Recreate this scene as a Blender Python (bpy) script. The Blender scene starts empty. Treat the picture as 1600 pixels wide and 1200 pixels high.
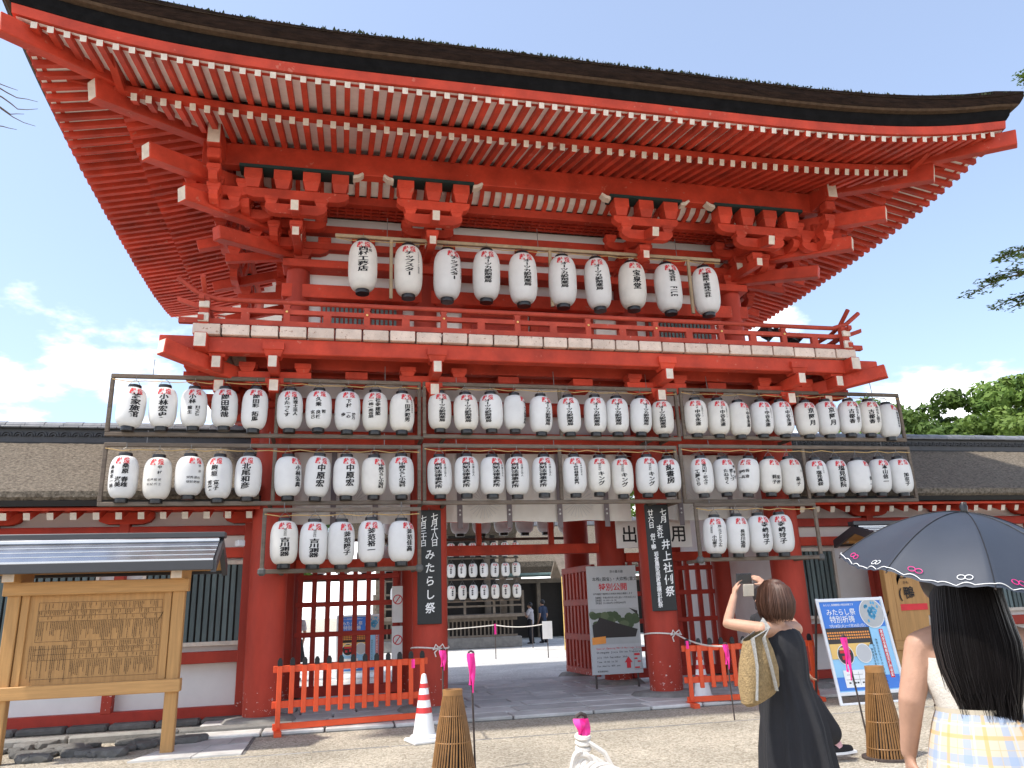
import bpy, bmesh, math, random
from math import sin, cos, pi, radians, sqrt, atan2, asin
from mathutils import Vector, Matrix
random.seed(7)
scn = bpy.context.scene
COL = scn.collection
V = Vector

# ------------------------------------------------------------------ camera
FPX, PITCH, ROLL, YAW, CAMH = 1202.0, radians(16.2), radians(-2.1), radians(12.9), 1.45
_f = V((sin(YAW)*cos(PITCH), cos(YAW)*cos(PITCH), sin(PITCH)))
_r = V((cos(YAW), -sin(YAW), 0.0)); _u = _r.cross(_f)
_R = cos(ROLL)*_r + sin(ROLL)*_u; _U = -sin(ROLL)*_r + cos(ROLL)*_u
CAM = V((0, 0, CAMH))
cd = bpy.data.cameras.new('camera'); cam = bpy.data.objects.new('camera', cd); COL.objects.link(cam)
cd.sensor_fit = 'HORIZONTAL'; cd.sensor_width = 36; cd.lens = FPX/1600*36
cd.clip_start = 0.05; cd.clip_end = 3000
cam.matrix_world = Matrix(((_R.x, _U.x, -_f.x, 0), (_R.y, _U.y, -_f.y, 0), (_R.z, _U.z, -_f.z, CAMH), (0, 0, 0, 1)))
scn.camera = cam
def ray(x, y): return _f + _R*((x-800)/FPX) - _U*((y-600)/FPX)
def onY(x, y, Y):
    d = ray(x, y); return CAM + d*(Y/d.y)
def onZ(x, y, Z=0.0):
    d = ray(x, y); return CAM + d*((Z-CAMH)/d.z)

# ------------------------------------------------------------------ world, sun, exposure
SUNV = V((0.54, 0.15, -1.0)).normalized()          # direction the light travels
w = bpy.data.worlds.new('World'); scn.world = w; w.use_nodes = True
nt = w.node_tree; nt.nodes.clear()
def N(t, **k):
    n = nt.nodes.new(t)
    for a, b in k.items(): setattr(n, a, b)
    return n
L = lambda a, b: nt.links.new(a, b)
sky = N('ShaderNodeTexSky', sky_type='NISHITA', sun_disc=False)
sky.sun_elevation = asin(-SUNV.z); sky.sun_rotation = atan2(-SUNV.x, -SUNV.y)
sky.air_density = 1.0; sky.dust_density = 1.6; sky.ozone_density = 2.2
tc = N('ShaderNodeTexCoord'); sep = N('ShaderNodeSeparateXYZ'); L(tc.outputs['Generated'], sep.inputs[0])
den = N('ShaderNodeMath', operation='ADD'); L(sep.outputs['Z'], den.inputs[0]); den.inputs[1].default_value = 0.22
dv = N('ShaderNodeVectorMath', operation='DIVIDE'); cb = N('ShaderNodeCombineXYZ')
for i in range(3): L(den.outputs[0], cb.inputs[i])
L(tc.outputs['Generated'], dv.inputs[0]); L(cb.outputs[0], dv.inputs[1])
n1 = N('ShaderNodeTexNoise'); n1.inputs['Scale'].default_value = 2.1; n1.inputs['Detail'].default_value = 9; n1.inputs['Roughness'].default_value = 0.56
mp = N('ShaderNodeMapping'); mp.inputs['Location'].default_value = (1.3, 4.2, 0.9); L(dv.outputs[0], mp.inputs[0]); L(mp.outputs[0], n1.inputs['Vector'])
# more cloud towards the horizon, all the way round
hz = N('ShaderNodeMapRange'); hz.inputs[1].default_value = 0.05; hz.inputs[2].default_value = 0.46; hz.inputs[3].default_value = 0.27; hz.inputs[4].default_value = -0.115
L(sep.outputs['Z'], hz.inputs[0])
ad = N('ShaderNodeMath', operation='ADD'); L(n1.outputs[0], ad.inputs[0]); L(hz.outputs[0], ad.inputs[1])
cr = N('ShaderNodeMapRange', interpolation_type='SMOOTHSTEP'); cr.inputs[1].default_value = 0.565; cr.inputs[2].default_value = 0.70; cr.inputs[3].default_value = 0.08
L(ad.outputs[0], cr.inputs[0])
mx = N('ShaderNodeMix', data_type='RGBA'); L(cr.outputs[0], mx.inputs[0]); L(sky.outputs[0], mx.inputs[6])
mx.inputs[7].default_value = (9.2, 9.4, 9.7, 1)
bg = N('ShaderNodeBackground'); bg.inputs[1].default_value = 0.15; out = N('ShaderNodeOutputWorld')
L(mx.outputs[2], bg.inputs[0]); L(bg.outputs[0], out.inputs[0])

sl = bpy.data.lights.new('sun', 'SUN'); sl.energy = 2.9; sl.angle = radians(2.0); sl.color = (1.0, 0.95, 0.87)
so = bpy.data.objects.new('sun', sl); COL.objects.link(so); so.rotation_euler = SUNV.to_track_quat('-Z', 'Y').to_euler()
so.location = (-20, -10, 40)
scn.view_settings.view_transform = 'Standard'; scn.view_settings.look = 'None'
scn.view_settings.gamma = 1; scn.view_settings.use_curve_mapping = False
scn.view_settings.exposure = 0.90
scn.cycles.max_bounces = 8; scn.cycles.diffuse_bounces = 5

# ------------------------------------------------------------------ materials
def mat(name, col, rough=0.65, var=0.12, scale=6.0, bump=0.0, bscale=40.0, metal=0.0, rnd=0.06, col2=None, thr=None, spec=0.4,
        stretch=(1, 1, 1), wear=None, trans=0.0):
    """Principled material whose colour varies with world position and from piece to piece."""
    m = bpy.data.materials.new(name); m.use_nodes = True; t = m.node_tree; t.nodes.clear()
    def n(ty, **k):
        q = t.nodes.new(ty)
        for a, b in k.items(): setattr(q, a, b)
        return q
    l = t.links.new
    geo = n('ShaderNodeNewGeometry'); mpn = n('ShaderNodeMapping'); mpn.inputs['Scale'].default_value = stretch
    l(geo.outputs['Position'], mpn.inputs[0])
    ns = n('ShaderNodeTexNoise'); ns.inputs['Scale'].default_value = scale; ns.inputs['Detail'].default_value = 6; ns.inputs['Roughness'].default_value = 0.62
    l(mpn.outputs[0], ns.inputs['Vector'])
    c2 = col2 if col2 else tuple(min(1, c*(1+var)) for c in col); c1 = col if col2 else tuple(c*(1-var) for c in col)
    ramp = n('ShaderNodeMapRange'); a, b = thr if thr else (0.3, 0.7)
    ramp.inputs[1].default_value = a; ramp.inputs[2].default_value = b; l(ns.outputs[0], ramp.inputs[0])
    mixc = n('ShaderNodeMix', data_type='RGBA'); l(ramp.outputs[0], mixc.inputs[0])
    mixc.inputs[6].default_value = (*c1, 1); mixc.inputs[7].default_value = (*c2, 1)
    cur = mixc.outputs[2]
    oi = n('ShaderNodeObjectInfo'); mr = n('ShaderNodeMapRange'); mr.inputs[3].default_value = 1-rnd; mr.inputs[4].default_value = 1+rnd
    l(oi.outputs['Random'], mr.inputs[0])
    mul = n('ShaderNodeMix', data_type='RGBA', blend_type='MULTIPLY'); mul.inputs[0].default_value = 1.0
    l(cur, mul.inputs[6]); l(mr.outputs[0], mul.inputs[7]); cur = mul.outputs[2]
    if wear:   # (colour, noise scale, threshold, z_top, z_soft): worn flecks, denser lower down
        wc, wsc, wth, zt, zs = wear
        n2 = n('ShaderNodeTexNoise'); n2.inputs['Scale'].default_value = wsc; n2.inputs['Detail'].default_value = 5; n2.inputs['Roughness'].default_value = 0.7
        l(geo.outputs['Position'], n2.inputs['Vector'])
        sp = n('ShaderNodeSeparateXYZ'); l(geo.outputs['Position'], sp.inputs[0])
        zr = n('ShaderNodeMapRange'); zr.inputs[1].default_value = zt; zr.inputs[2].default_value = zt-zs; zr.inputs[3].default_value = -0.3; zr.inputs[4].default_value = 0.0
        l(sp.outputs['Z'], zr.inputs[0])
        s2 = n('ShaderNodeMath', operation='ADD'); l(n2.outputs[0], s2.inputs[0]); l(zr.outputs[0], s2.inputs[1])
        st = n('ShaderNodeMapRange'); st.inputs[1].default_value = wth; st.inputs[2].default_value = wth+0.03; l(s2.outputs[0], st.inputs[0])
        mw = n('ShaderNodeMix', data_type='RGBA'); l(st.outputs[0], mw.inputs[0]); l(cur, mw.inputs[6]); mw.inputs[7].default_value = (*wc, 1)
        cur = mw.outputs[2]
    p = n('ShaderNodeBsdfPrincipled'); l(cur, p.inputs['Base Color'])
    p.inputs['Metallic'].default_value = metal; p.inputs['Specular IOR Level'].default_value = spec
    rr = n('ShaderNodeMapRange'); rr.inputs[3].default_value = max(0, rough-0.12); rr.inputs[4].default_value = min(1, rough+0.12)
    l(ns.outputs[0], rr.inputs[0]); l(rr.outputs[0], p.inputs['Roughness'])
    if bump:
        nb = n('ShaderNodeTexNoise'); nb.inputs['Scale'].default_value = bscale; nb.inputs['Detail'].default_value = 6; nb.inputs['Roughness'].default_value = 0.6
        l(mpn.outputs[0], nb.inputs['Vector'])
        bp = n('ShaderNodeBump'); bp.inputs['Strength'].default_value = bump; bp.inputs['Distance'].default_value = 0.02
        l(nb.outputs[0], bp.inputs['Height']); l(bp.outputs[0], p.inputs['Normal'])
    o = n('ShaderNodeOutputMaterial'); sh = p.outputs[0]
    if trans:
        tr = n('ShaderNodeBsdfTranslucent'); l(cur, tr.inputs[0]); ms = n('ShaderNodeMixShader'); ms.inputs[0].default_value = trans
        l(sh, ms.inputs[1]); l(tr.outputs[0], ms.inputs[2]); sh = ms.outputs[0]
    l(sh, o.inputs[0])
    return m
RED = (0.49, 0.053, 0.026)
M = {}
M['red'] = mat('vermilion_paint', RED, 0.6, 0.30, 2.0, 0.28, 24, rnd=0.14, spec=0.25, wear=((0.50, 0.13, 0.085), 5.5, 0.64, 60, 1))
M['redold'] = mat('faded_vermilion_paint', (0.40, 0.058, 0.034), 0.7, 0.22, 4, 0.2, 40, wear=((0.50, 0.25, 0.21), 14, 0.66, 60, 1), spec=0.25)
M['redcol'] = mat('column_vermilion', (0.38, 0.046, 0.027), 0.6, 0.2, 3, 0.2, 30, stretch=(1, 1, 0.35), wear=((0.66, 0.56, 0.52), 17, 0.592, 1.8, 1.6), spec=0.25)
M['darkred'] = mat('deep_red_paint', (0.36, 0.034, 0.020), 0.6, 0.2, 4, 0.1, 40, spec=0.3)
M['fence'] = mat('bright_orange_red_paint', (0.72, 0.085, 0.022), 0.5, 0.1, 5, 0.1, 40, wear=((0.35, 0.06, 0.03), 18, 0.69, 60, 1))
M['white'] = mat('white_lime_paint', (0.86, 0.83, 0.78), 0.8, 0.08, 6, 0.1, 40)
M['endw'] = mat('whitened_end_grain', (0.62, 0.54, 0.45), 0.8, 0.14, 9, 0.2, 60, wear=((0.45, 0.36, 0.26), 11, 0.66, 60, 1))
M['plankw'] = mat('weathered_white_plank', (0.63, 0.50, 0.41), 0.8, 0.18, 4, 0.35, 50, wear=((0.36, 0.22, 0.16), 17, 0.60, 60, 1), rnd=.1)
M['plaster'] = mat('white_plaster', (0.74, 0.72, 0.69), 0.85, 0.06, 1.8, 0.08, 25, wear=((0.48, 0.46, 0.43), 2.3, 0.66, 0.9, 0.7))
M['thatch'] = mat('bark_thatch', (0.012, 0.0075, 0.006), 0.95, 0.3, 9, 1.0, 45, col2=(0.038, 0.022, 0.016), stretch=(0.5, 0.5, 3), spec=0.1)
M['thatchtop'] = mat('weathered_bark_roof', (0.060, 0.048, 0.036), 0.95, 0.3, 22, 1.0, 38, col2=(0.24, 0.205, 0.16), spec=0.1, wear=((0.33, 0.30, 0.25), 34, 0.64, 60, 1))
M['thatchedge'] = mat('cut_thatch_edge', (0.080, 0.052, 0.034), 0.95, 0.3, 12, 0.6, 50, spec=0.1)  # cut bark ends, cleaner and lighter brown than the outer face
M['blackmatte'] = mat('charred_underlayer', (0.010, 0.0095, 0.010), 0.95, 0.3, 6, 0.3, 30, spec=0.05)
M['black'] = mat('black_lacquer', (0.012, 0.012, 0.013), 0.55, 0.2, 5, 0.1, 40)
M['moss'] = mat('dark_moss', (0.030, 0.040, 0.016), 0.95, 0.3, 20)
M['green'] = mat('dark_green_paint', (0.010, 0.032, 0.030), 0.6, 0.2, 6)
M['slat'] = mat('grey_green_lattice', (0.115, 0.150, 0.148), 0.75, 0.28, 5, 0.3, 60, stretch=(1, 1, 0.2), rnd=0.2)
M['tile'] = mat('grey_roof_tile', (0.15, 0.155, 0.165), 0.42, 0.25, 6, 0.1, 40, rnd=0.2)
M['tiledark'] = mat('dark_roof_tile', (0.045, 0.046, 0.05), 0.5, 0.25, 6, 0.1, 40, rnd=0.15)
M['metalroof'] = mat('dark_sheet_roof', (0.42, 0.43, 0.45), 0.22, 0.12, 3, 0.0, metal=0.9, spec=0.6)
M['sheetdark'] = mat('black_sheet_edge', (0.035, 0.036, 0.040), 0.4, 0.12, 3, spec=0.5)
M['wood'] = mat('honey_cypress', (0.43, 0.235, 0.085), 0.55, 0.16, 3.5, 0.12, 50, stretch=(9, 9, 0.5), spec=0.3)
M['woodh'] = mat('honey_cypress_rail', (0.46, 0.255, 0.095), 0.55, 0.16, 3.5, 0.12, 50, stretch=(0.6, 6, 10), spec=0.3)
M['pole'] = mat('weathered_frame_timber', (0.135, 0.105, 0.080), 0.85, 0.3, 7, 0.3, 60, stretch=(0.6, 3, 3), rnd=0.15)
M['polelight'] = mat('pale_frame_timber', (0.36, 0.27, 0.17), 0.8, 0.2, 7, 0.2, 60)
M['joint'] = mat('grey_tape_wrap', (0.10, 0.10, 0.095), 0.7, 0.2, 12)
M['paper'] = mat('lantern_paper', (0.80, 0.795, 0.77), 0.6, 0.05, 5, 0.0, rnd=0.05, trans=0.22, spec=0.3)
M['paperold'] = mat('yellowed_lantern_paper', (0.79, 0.765, 0.705), 0.6, 0.07, 5, 0.0, rnd=0.05, trans=0.22, spec=0.3)
M['ink'] = mat('black_ink', (0.012, 0.012, 0.014), 0.7, 0.1)
M['redink'] = mat('red_ink', (0.62, 0.035, 0.045), 0.7, 0.1)
M['plastic'] = mat('black_plastic_ring', (0.010, 0.010, 0.011), 0.35, 0.1, spec=0.5)
M['wire'] = mat('steel_wire', (0.22, 0.21, 0.20), 0.4, 0.1, metal=0.6)
M['cable'] = mat('yellow_cable', (0.50, 0.33, 0.13), 0.6, 0.2)
M['stone'] = mat('grey_stone', (0.23, 0.22, 0.20), 0.85, 0.25, 5, 0.6, 25, rnd=0.18)
M['stonedark'] = mat('dark_rock', (0.13, 0.125, 0.115), 0.9, 0.3, 6, 0.7, 20, rnd=0.25)
M['slab'] = mat('worn_paving_stone', (0.50, 0.485, 0.455), 0.55, 0.22, 3, 0.35, 22, rnd=0.22)
M['blackboard'] = mat('black_board', (0.013, 0.015, 0.015), 0.5, 0.3, 4, 0.1, 30)
M['chalk'] = mat('white_brush_paint', (0.80, 0.80, 0.78), 0.7, 0.06)
M['cloth'] = mat('white_curtain_cloth', (0.70, 0.675, 0.62), 0.9, 0.04, 4, 0.1, 200, trans=0.15)
M['strap'] = mat('grey_purple_strap', (0.19, 0.165, 0.175), 0.9, 0.08)
M['crest'] = mat('faint_grey_print', (0.56, 0.55, 0.53), 0.9, 0.05)
M['cone'] = mat('white_cone_plastic', (0.80, 0.80, 0.79), 0.4, 0.05, spec=0.5)
M['conered'] = mat('red_reflective_band', (0.60, 0.03, 0.03), 0.35, 0.05, spec=0.5)
M['bamboo'] = mat('brown_bamboo', (0.27, 0.135, 0.045), 0.5, 0.25, 9, 0.1, 40, rnd=0.25, spec=0.4)
M['iron'] = mat('rusty_iron_rod', (0.075, 0.058, 0.052), 0.65, 0.3, 20, 0.2, 60, metal=0.3)
M['pink'] = mat('hot_pink_tape', (0.93, 0.035, 0.33), 0.45, 0.08, 10, trans=0.25)
M['rope'] = mat('white_cotton_rope', (0.76, 0.71, 0.64), 0.9, 0.1, 30, 0.5, 250)
M['straw'] = mat('golden_straw_matting', (0.62, 0.42, 0.13), 0.85, 0.2, 20, 0.4, 80, stretch=(4, 4, 0.6))
M['greywood'] = mat('old_grey_wood', (0.17, 0.14, 0.11), 0.85, 0.3, 5, 0.3, 40)
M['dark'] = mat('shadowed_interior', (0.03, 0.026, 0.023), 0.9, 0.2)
M['copper'] = mat('aged_copper', (0.17, 0.26, 0.24), 0.6, 0.25, 8)
M['gold'] = mat('brass_stud', (0.75, 0.52, 0.18), 0.35, 0.1, metal=0.8)
M['alu'] = mat('white_frame_metal', (0.74, 0.76, 0.78), 0.35, 0.05, spec=0.5)
# ------------------------------------------------------------------ mesh helpers
class MB:
    """Collects shapes and links them as ONE mesh object."""
    def __init__(s): s.v = []; s.f = []; s.m = []
    def add(s, vs, fs, mi=0):
        o = len(s.v); s.v += [tuple(v) for v in vs]; s.f += [tuple(i+o for i in f) for f in fs]
        s.m += [mi]*len(fs) if isinstance(mi, int) else list(mi)
        return s
    def box(s, c, d, mi=0, rz=0.0, rot=None, bev=0.0):
        hx, hy, hz = d[0]/2, d[1]/2, d[2]/2
        R = rot if rot else Matrix.Rotation(rz, 3, 'Z'); c = V(c)
        if bev <= 0:
            vs = [c+R@V((x, y, z)) for x in (-hx, hx) for y in (-hy, hy) for z in (-hz, hz)]
            return s.add(vs, [(0, 1, 3, 2), (4, 6, 7, 5), (0, 4, 5, 1), (2, 3, 7, 6), (0, 2, 6, 4), (1, 5, 7, 3)], mi)
        b = min(bev, hx*.9, hy*.9, hz*.9); pts = {}; vs = []
        for i, x in enumerate((-1, 1)):
            for j, y in enumerate((-1, 1)):
                for k, z in enumerate((-1, 1)):
                    for a, (p, q, r) in enumerate(((0, b, b), (b, 0, b), (b, b, 0))):
                        pts[(i, j, k, a)] = len(vs); vs.append(c+R@V((x*(hx-p), y*(hy-q), z*(hz-r))))
        g = lambda i, j, k, a: pts[(i, j, k, a)]; fs = []
        for i in (0, 1):
            fs.append([g(i, 0, 0, 0), g(i, 1, 0, 0), g(i, 1, 1, 0), g(i, 0, 1, 0)][::(-1 if i == 0 else 1)])
            fs.append([g(0, i, 0, 1), g(1, i, 0, 1), g(1, i, 1, 1), g(0, i, 1, 1)][::(1 if i == 0 else -1)])
            fs.append([g(0, 0, i, 2), g(1, 0, i, 2), g(1, 1, i, 2), g(0, 1, i, 2)][::(-1 if i == 0 else 1)])
        for j in (0, 1):
            for k in (0, 1):
                f = [g(0, j, k, 1), g(1, j, k, 1), g(1, j, k, 2), g(0, j, k, 2)]; fs.append(f if (j+k) % 2 else f[::-1])
                f = [g(j, 0, k, 0), g(j, 1, k, 0), g(j, 1, k, 2), g(j, 0, k, 2)]; fs.append(f if (j+k) % 2 == 0 else f[::-1])
                f = [g(j, k, 0, 0), g(j, k, 1, 0), g(j, k, 1, 1), g(j, k, 0, 1)]; fs.append(f if (j+k) % 2 else f[::-1])
        for i in (0, 1):
            for j in (0, 1):
                for k in (0, 1):
                    f = [g(i, j, k, 0), g(i, j, k, 1), g(i, j, k, 2)]; fs.append(f if (i+j+k) % 2 else f[::-1])
        return s.add(vs, fs, mi)
    def beam(s, p0, p1, w, h, mi=0, endmi=None, bev=0.0):
        """box from p0 to p1 (centre line); w sideways, h upwards"""
        p0, p1 = V(p0), V(p1); d = p1-p0; y = d.normalized(); x = y.cross(V((0, 0, 1)))
        if x.length < 1e-4: x = V((1, 0, 0))
        x.normalize(); z = x.cross(y); R = Matrix((x, y, z)).transposed()
        n0 = len(s.m); s.box((p0+p1)/2, (w, d.length, h), mi, rot=R, bev=bev)
        if endmi is not None:
            if bev <= 0: s.m[n0+2] = endmi; s.m[n0+3] = endmi
            else: s.m[n0+1] = endmi; s.m[n0+4] = endmi
        return s
    def tube(s, path, r, n=8, mi=0, caps=True):
        path = [V(p) for p in path]; K = len(path); rs = r if isinstance(r, (list, tuple)) else [r]*K; vs = []
        prev = None
        for i, p in enumerate(path):
            t = (path[min(i+1, K-1)]-path[max(i-1, 0)]).normalized()
            if prev is None:
                a = V((0, 0, 1)) if abs(t.z) < .9 else V((1, 0, 0)); x = t.cross(a).normalized()
            else:
                x = (prev-t*prev.dot(t)).normalized()
            prev = x; y = t.cross(x); q = rs[i]; qx, qy = q if isinstance(q, (tuple, list)) else (q, q)
            vs += [p+x*qx*cos(2*pi*j/n)+y*qy*sin(2*pi*j/n) for j in range(n)]
        fs = [(i*n+j, i*n+(j+1) % n, (i+1)*n+(j+1) % n, (i+1)*n+j) for i in range(K-1) for j in range(n)]
        if caps: fs += [tuple(range(n))[::-1], tuple((K-1)*n+j for j in range(n))]
        return s.add(vs, fs, mi)
    def lathe(s, prof, n=24, c=(0, 0, 0), mi=0, caps=True):
        c = V(c); K = len(prof); vs = [c+V((r*cos(2*pi*j/n), r*sin(2*pi*j/n), z)) for r, z in prof for j in range(n)]
        fs = [(i*n+j, i*n+(j+1) % n, (i+1)*n+(j+1) % n, (i+1)*n+j) for i in range(K-1) for j in range(n)]
        if caps: fs += [tuple(range(n))[::-1], tuple((K-1)*n+j for j in range(n))]
        return s.add(vs, fs, mi)
    def prism(s, poly, fn, t0, t1, mi=0, capmi=None):
        """polygon (a,b) extruded between t0 and t1; fn(a,b,t)->xyz"""
        n = len(poly); vs = [fn(a, b, t) for t in (t0, t1) for a, b in poly]
        fs = [tuple(range(n))[::-1], tuple(range(n, 2*n))]+[(i, (i+1) % n, n+(i+1) % n, n+i) for i in range(n)]
        cm = mi if capmi is None else capmi
        return s.add(vs, fs, [cm, cm]+[mi]*n)
    def sweep(s, path, w, h, mi=0, closed_ends=True):
        path = [V(p) for p in path]; K = len(path); vs = []
        for i, p in enumerate(path):
            t = (path[min(i+1, K-1)]-path[max(i-1, 0)]); x = V((t.y, -t.x, 0)).normalized()
            vs += [p-x*w/2-V((0, 0, h/2)), p+x*w/2-V((0, 0, h/2)), p+x*w/2+V((0, 0, h/2)), p-x*w/2+V((0, 0, h/2))]
        fs = [(i*4+j, i*4+(j+1) % 4, (i+1)*4+(j+1) % 4, (i+1)*4+j) for i in range(K-1) for j in range(4)]
        if closed_ends: fs += [(3, 2, 1, 0), tuple((K-1)*4+j for j in range(4))]
        return s.add(vs, fs, mi)
    def grid(s, rows, mi=0):
        n = len(rows[0]); return s.add([p for r in rows for p in r], [(i*n+j, i*n+j+1, (i+1)*n+j+1, (i+1)*n+j) for i in range(len(rows)-1) for j in range(n-1)], mi)
    def mesh(s, name, mats, smooth=False):
        me = bpy.data.meshes.new(name); me.from_pydata(s.v, [], s.f); me.validate()
        for q in (mats if isinstance(mats, (list, tuple)) else [mats]): me.materials.append(M[q] if isinstance(q, str) else q)
        if any(s.m) and len(me.polygons) == len(s.m): me.polygons.foreach_set('material_index', s.m)
        bm = bmesh.new(); bm.from_mesh(me); bmesh.ops.recalc_face_normals(bm, faces=bm.faces); bm.to_mesh(me); bm.free()
        if smooth:
            me.polygons.foreach_set('use_smooth', [True]*len(me.polygons))
            try: me.set_sharp_from_angle(angle=radians(40))
            except Exception: pass
        return me
    def build(s, name, mats, parent=None, smooth=False, local=False, kind=None):
        return put(name, s.mesh(name, mats, smooth), parent, local, kind)
def world_of(o):
    m = o.matrix_basis.copy()
    return m if o.parent is None else world_of(o.parent) @ o.matrix_parent_inverse @ m
def put(name, me, parent=None, local=False, kind=None, mw=None):
    """link mesh data as one object; local=True: mesh already in the parent's space; mw: the object's world matrix"""
    o = bpy.data.objects.new(name, me); COL.objects.link(o)
    if parent:
        o.parent = parent
        if not local: o.matrix_parent_inverse = world_of(parent).inverted()
    if mw is not None: o.matrix_basis = mw
    if kind: o['kind'] = kind
    return o
def thing(name, label, cat, loc=(0, 0, 0), rz=0.0, group=None):
    o = bpy.data.objects.new(name, None); COL.objects.link(o); o.empty_display_size = 0.2
    o.location = loc; o.rotation_euler = (0, 0, rz); return tag(o, label, cat, group)
def tag(o, label, cat, group=None):
    o['label'] = label; o['category'] = cat
    if group: o['group'] = group
    return o
def copy_tree(o, parent=None):
    c = o.copy(); COL.objects.link(c)
    if parent:
        iv = o.matrix_parent_inverse.copy(); c.parent = parent; c.matrix_parent_inverse = iv
    for ch in o.children: copy_tree(ch, c)
    return c
def bx(name, c, d, m, parent, bev=0.008, rz=0.0):
    return MB().box(c, d, 0, rz=rz, bev=bev).build(name, m, parent)
_cache = {}
def cached(key, fn):
    if key not in _cache: _cache[key] = fn()
    return _cache[key]
def frame_mat(o, x, y, z): # world matrix from origin and three axes
    return Matrix(((x.x, y.x, z.x, o.x), (x.y, y.y, z.y, o.y), (x.z, y.z, z.z, o.z), (0, 0, 0, 1)))

# ------------------------------------------------------------------ lettering
_gl = {}
def load_glyphs(chars):
    obs = []
    for c in sorted(set(chars)):
        for wgt, off in ((0, 0.006), (1, 0.016)):
            cu = bpy.data.curves.new('g', 'FONT'); cu.body = c; cu.resolution_u = 2; cu.offset = off
            o = bpy.data.objects.new('g', cu); COL.objects.link(o); obs.append((c, wgt, o))
    dg = bpy.context.evaluated_depsgraph_get()
    for c, wgt, o in obs:
        me = bpy.data.meshes.new_from_object(o.evaluated_get(dg))
        bm = bmesh.new(); bm.from_mesh(me); bpy.data.meshes.remove(me)
        for fine, k in ((0, 0), (1, 5)):
            b2 = bm.copy()
            for i in range(1, k+1):
                for no in ((1, 0, 0), (0, 1, 0)):
                    co = (i/(k+1), i/(k+1)-.1, 0)
                    bmesh.ops.bisect_plane(b2, geom=b2.verts[:]+b2.edges[:]+b2.faces[:], plane_co=co, plane_no=no)
            b2.verts.ensure_lookup_table(); vs = [(v.co.x, v.co.y) for v in b2.verts]
            _gl[(c, wgt, fine)] = (vs, [tuple(v.index for v in f.verts) for f in b2.faces]) if (b2.verts.index_update() is None) else None
            b2.free()
        bm.free(); cu = o.data; bpy.data.objects.remove(o); bpy.data.curves.remove(cu)
ROT = set('ー〜~()（）')
def glyph2(c, cx, cy, size, w=1.0, wgt=1, fine=0, rot=False, brush=0.0):
    """glyph centred on (cx,cy); returns verts2d, faces"""
    vs, fs = _gl[(c, wgt, fine)]
    if not vs: return [], []
    x0 = min(v[0] for v in vs); x1 = max(v[0] for v in vs)
    mx = 0.5 if ord(c) > 0x2e80 and ord(c) < 0xff00 else (x0+x1)/2
    o = []
    for x, y in vs:
        a, b = x-mx, y-0.38
        if rot: a, b = b, -a
        b += brush*a
        o.append((cx+a*size*w, cy+b*size))
    return o, fs
def column(text, x, ytop, size, gap=1.0, w=1.0, wgt=1, fine=0, brush=0.0, rotlatin=True, bold=0.0):
    V2, F2 = [], []; y = ytop
    for c in text:
        if c == ' ': y -= size*0.45*gap; continue
        r = c in ROT or (rotlatin and ord(c) < 0x250 and not c.isdigit())
        st = size*gap*(0.62 if (r and c not in ROT) else 1.0)
        a, f = glyph2(c, x, y-st/2, size, w, wgt, fine, r, brush)
        for dx in ((-bold, bold) if bold else (0,)):
            o = len(V2); V2 += [(p_+dx*size*w, q_+dx*.35*size) for p_, q_ in a]; F2 += [tuple(i+o for i in q) for q in f]
        y -= st
    return V2, F2
def line(text, x, y, size, w=1.0, wgt=0, adv=1.0):
    """horizontal line of text starting at x, centred on y"""
    V2, F2 = [], []
    for c in text:
        full = ord(c) > 0x2e80; st = size*w*adv*(1.0 if full else 0.56)
        if c != ' ':
            a, f = glyph2(c, x+st/2, y, size, w, wgt)
            o = len(V2); V2 += a; F2 += [tuple(i+o for i in q) for q in f]
        x += st
    return V2, F2
def merge(parts):
    V2, F2 = [], []
    for a, f in parts:
        o = len(V2); V2 += a; F2 += [tuple(i+o for i in q) for q in f]
    return V2, F2
def rect(x0, y0, x1, y1): return [(x0, y0), (x1, y0), (x1, y1), (x0, y1)], [(0, 1, 2, 3)]
def disc(x, y, r, n=20, ry=None): return [(x+r*cos(2*pi*i/n), y+(ry or r)*sin(2*pi*i/n)) for i in range(n)], [tuple(range(n))]
def poly(*p): return list(p), [tuple(range(len(p)))]
def flat(name, parts, m, parent, fn, local=False):
    """print laid on a flat face; fn(u,v)->xyz"""
    V2, F2 = merge(parts); me = bpy.data.meshes.new(name); me.from_pydata([tuple(fn(a, b)) for a, b in V2], [], F2); me.validate()
    me.materials.append(M[m] if isinstance(m, str) else m)
    return put(name, me, parent, local)
# ------------------------------------------------------------------ the two-storey gate
XC, XLc, XRc, YF, YB = 3.25, -4.15, 10.65, 9.1, 19.7        # eave lines
gate = thing('shrine_gate', 'two-storey vermilion shrine gate with deep curved bark roof and white-ended rafters', 'gate', (XC, 14.4, 0))
COLX = (-1.0, 1.38, 5.12, 7.5); UPX = (-0.8, 1.38, 5.12, 7.3); UY = 12.65
def sideP(sd, s, t):
    return V((s, YF+t, 0)) if sd == 'F' else V((XLc+t, s, 0)) if sd == 'L' else V((XRc-t, s, 0)) if sd == 'R' else V((s, YB-t, 0))
def cdist(sd, s): return min(s-XLc, XRc-s) if sd in 'FB' else min(s-YF, YB-s)
def rise(c, t): return 0.44*max(0, 1-max(c, 0)/5.1)**3*max(0, 1-t/3.6)
def zfly(c, t): return 8.33+0.24*t+rise(c, t)
def zbase(c, t): return 8.33+0.31*(t-0.95)+rise(c, t)
def raft_mesh(n):
    mb = MB(); mb.box((0, .5, 0), (1, 1, 1)); mb.m[2] = 1
    return mb.mesh(n, ['red', 'endw'])
flym, basem = raft_mesh('flying_rafter'), raft_mesh('base_rafter')
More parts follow.
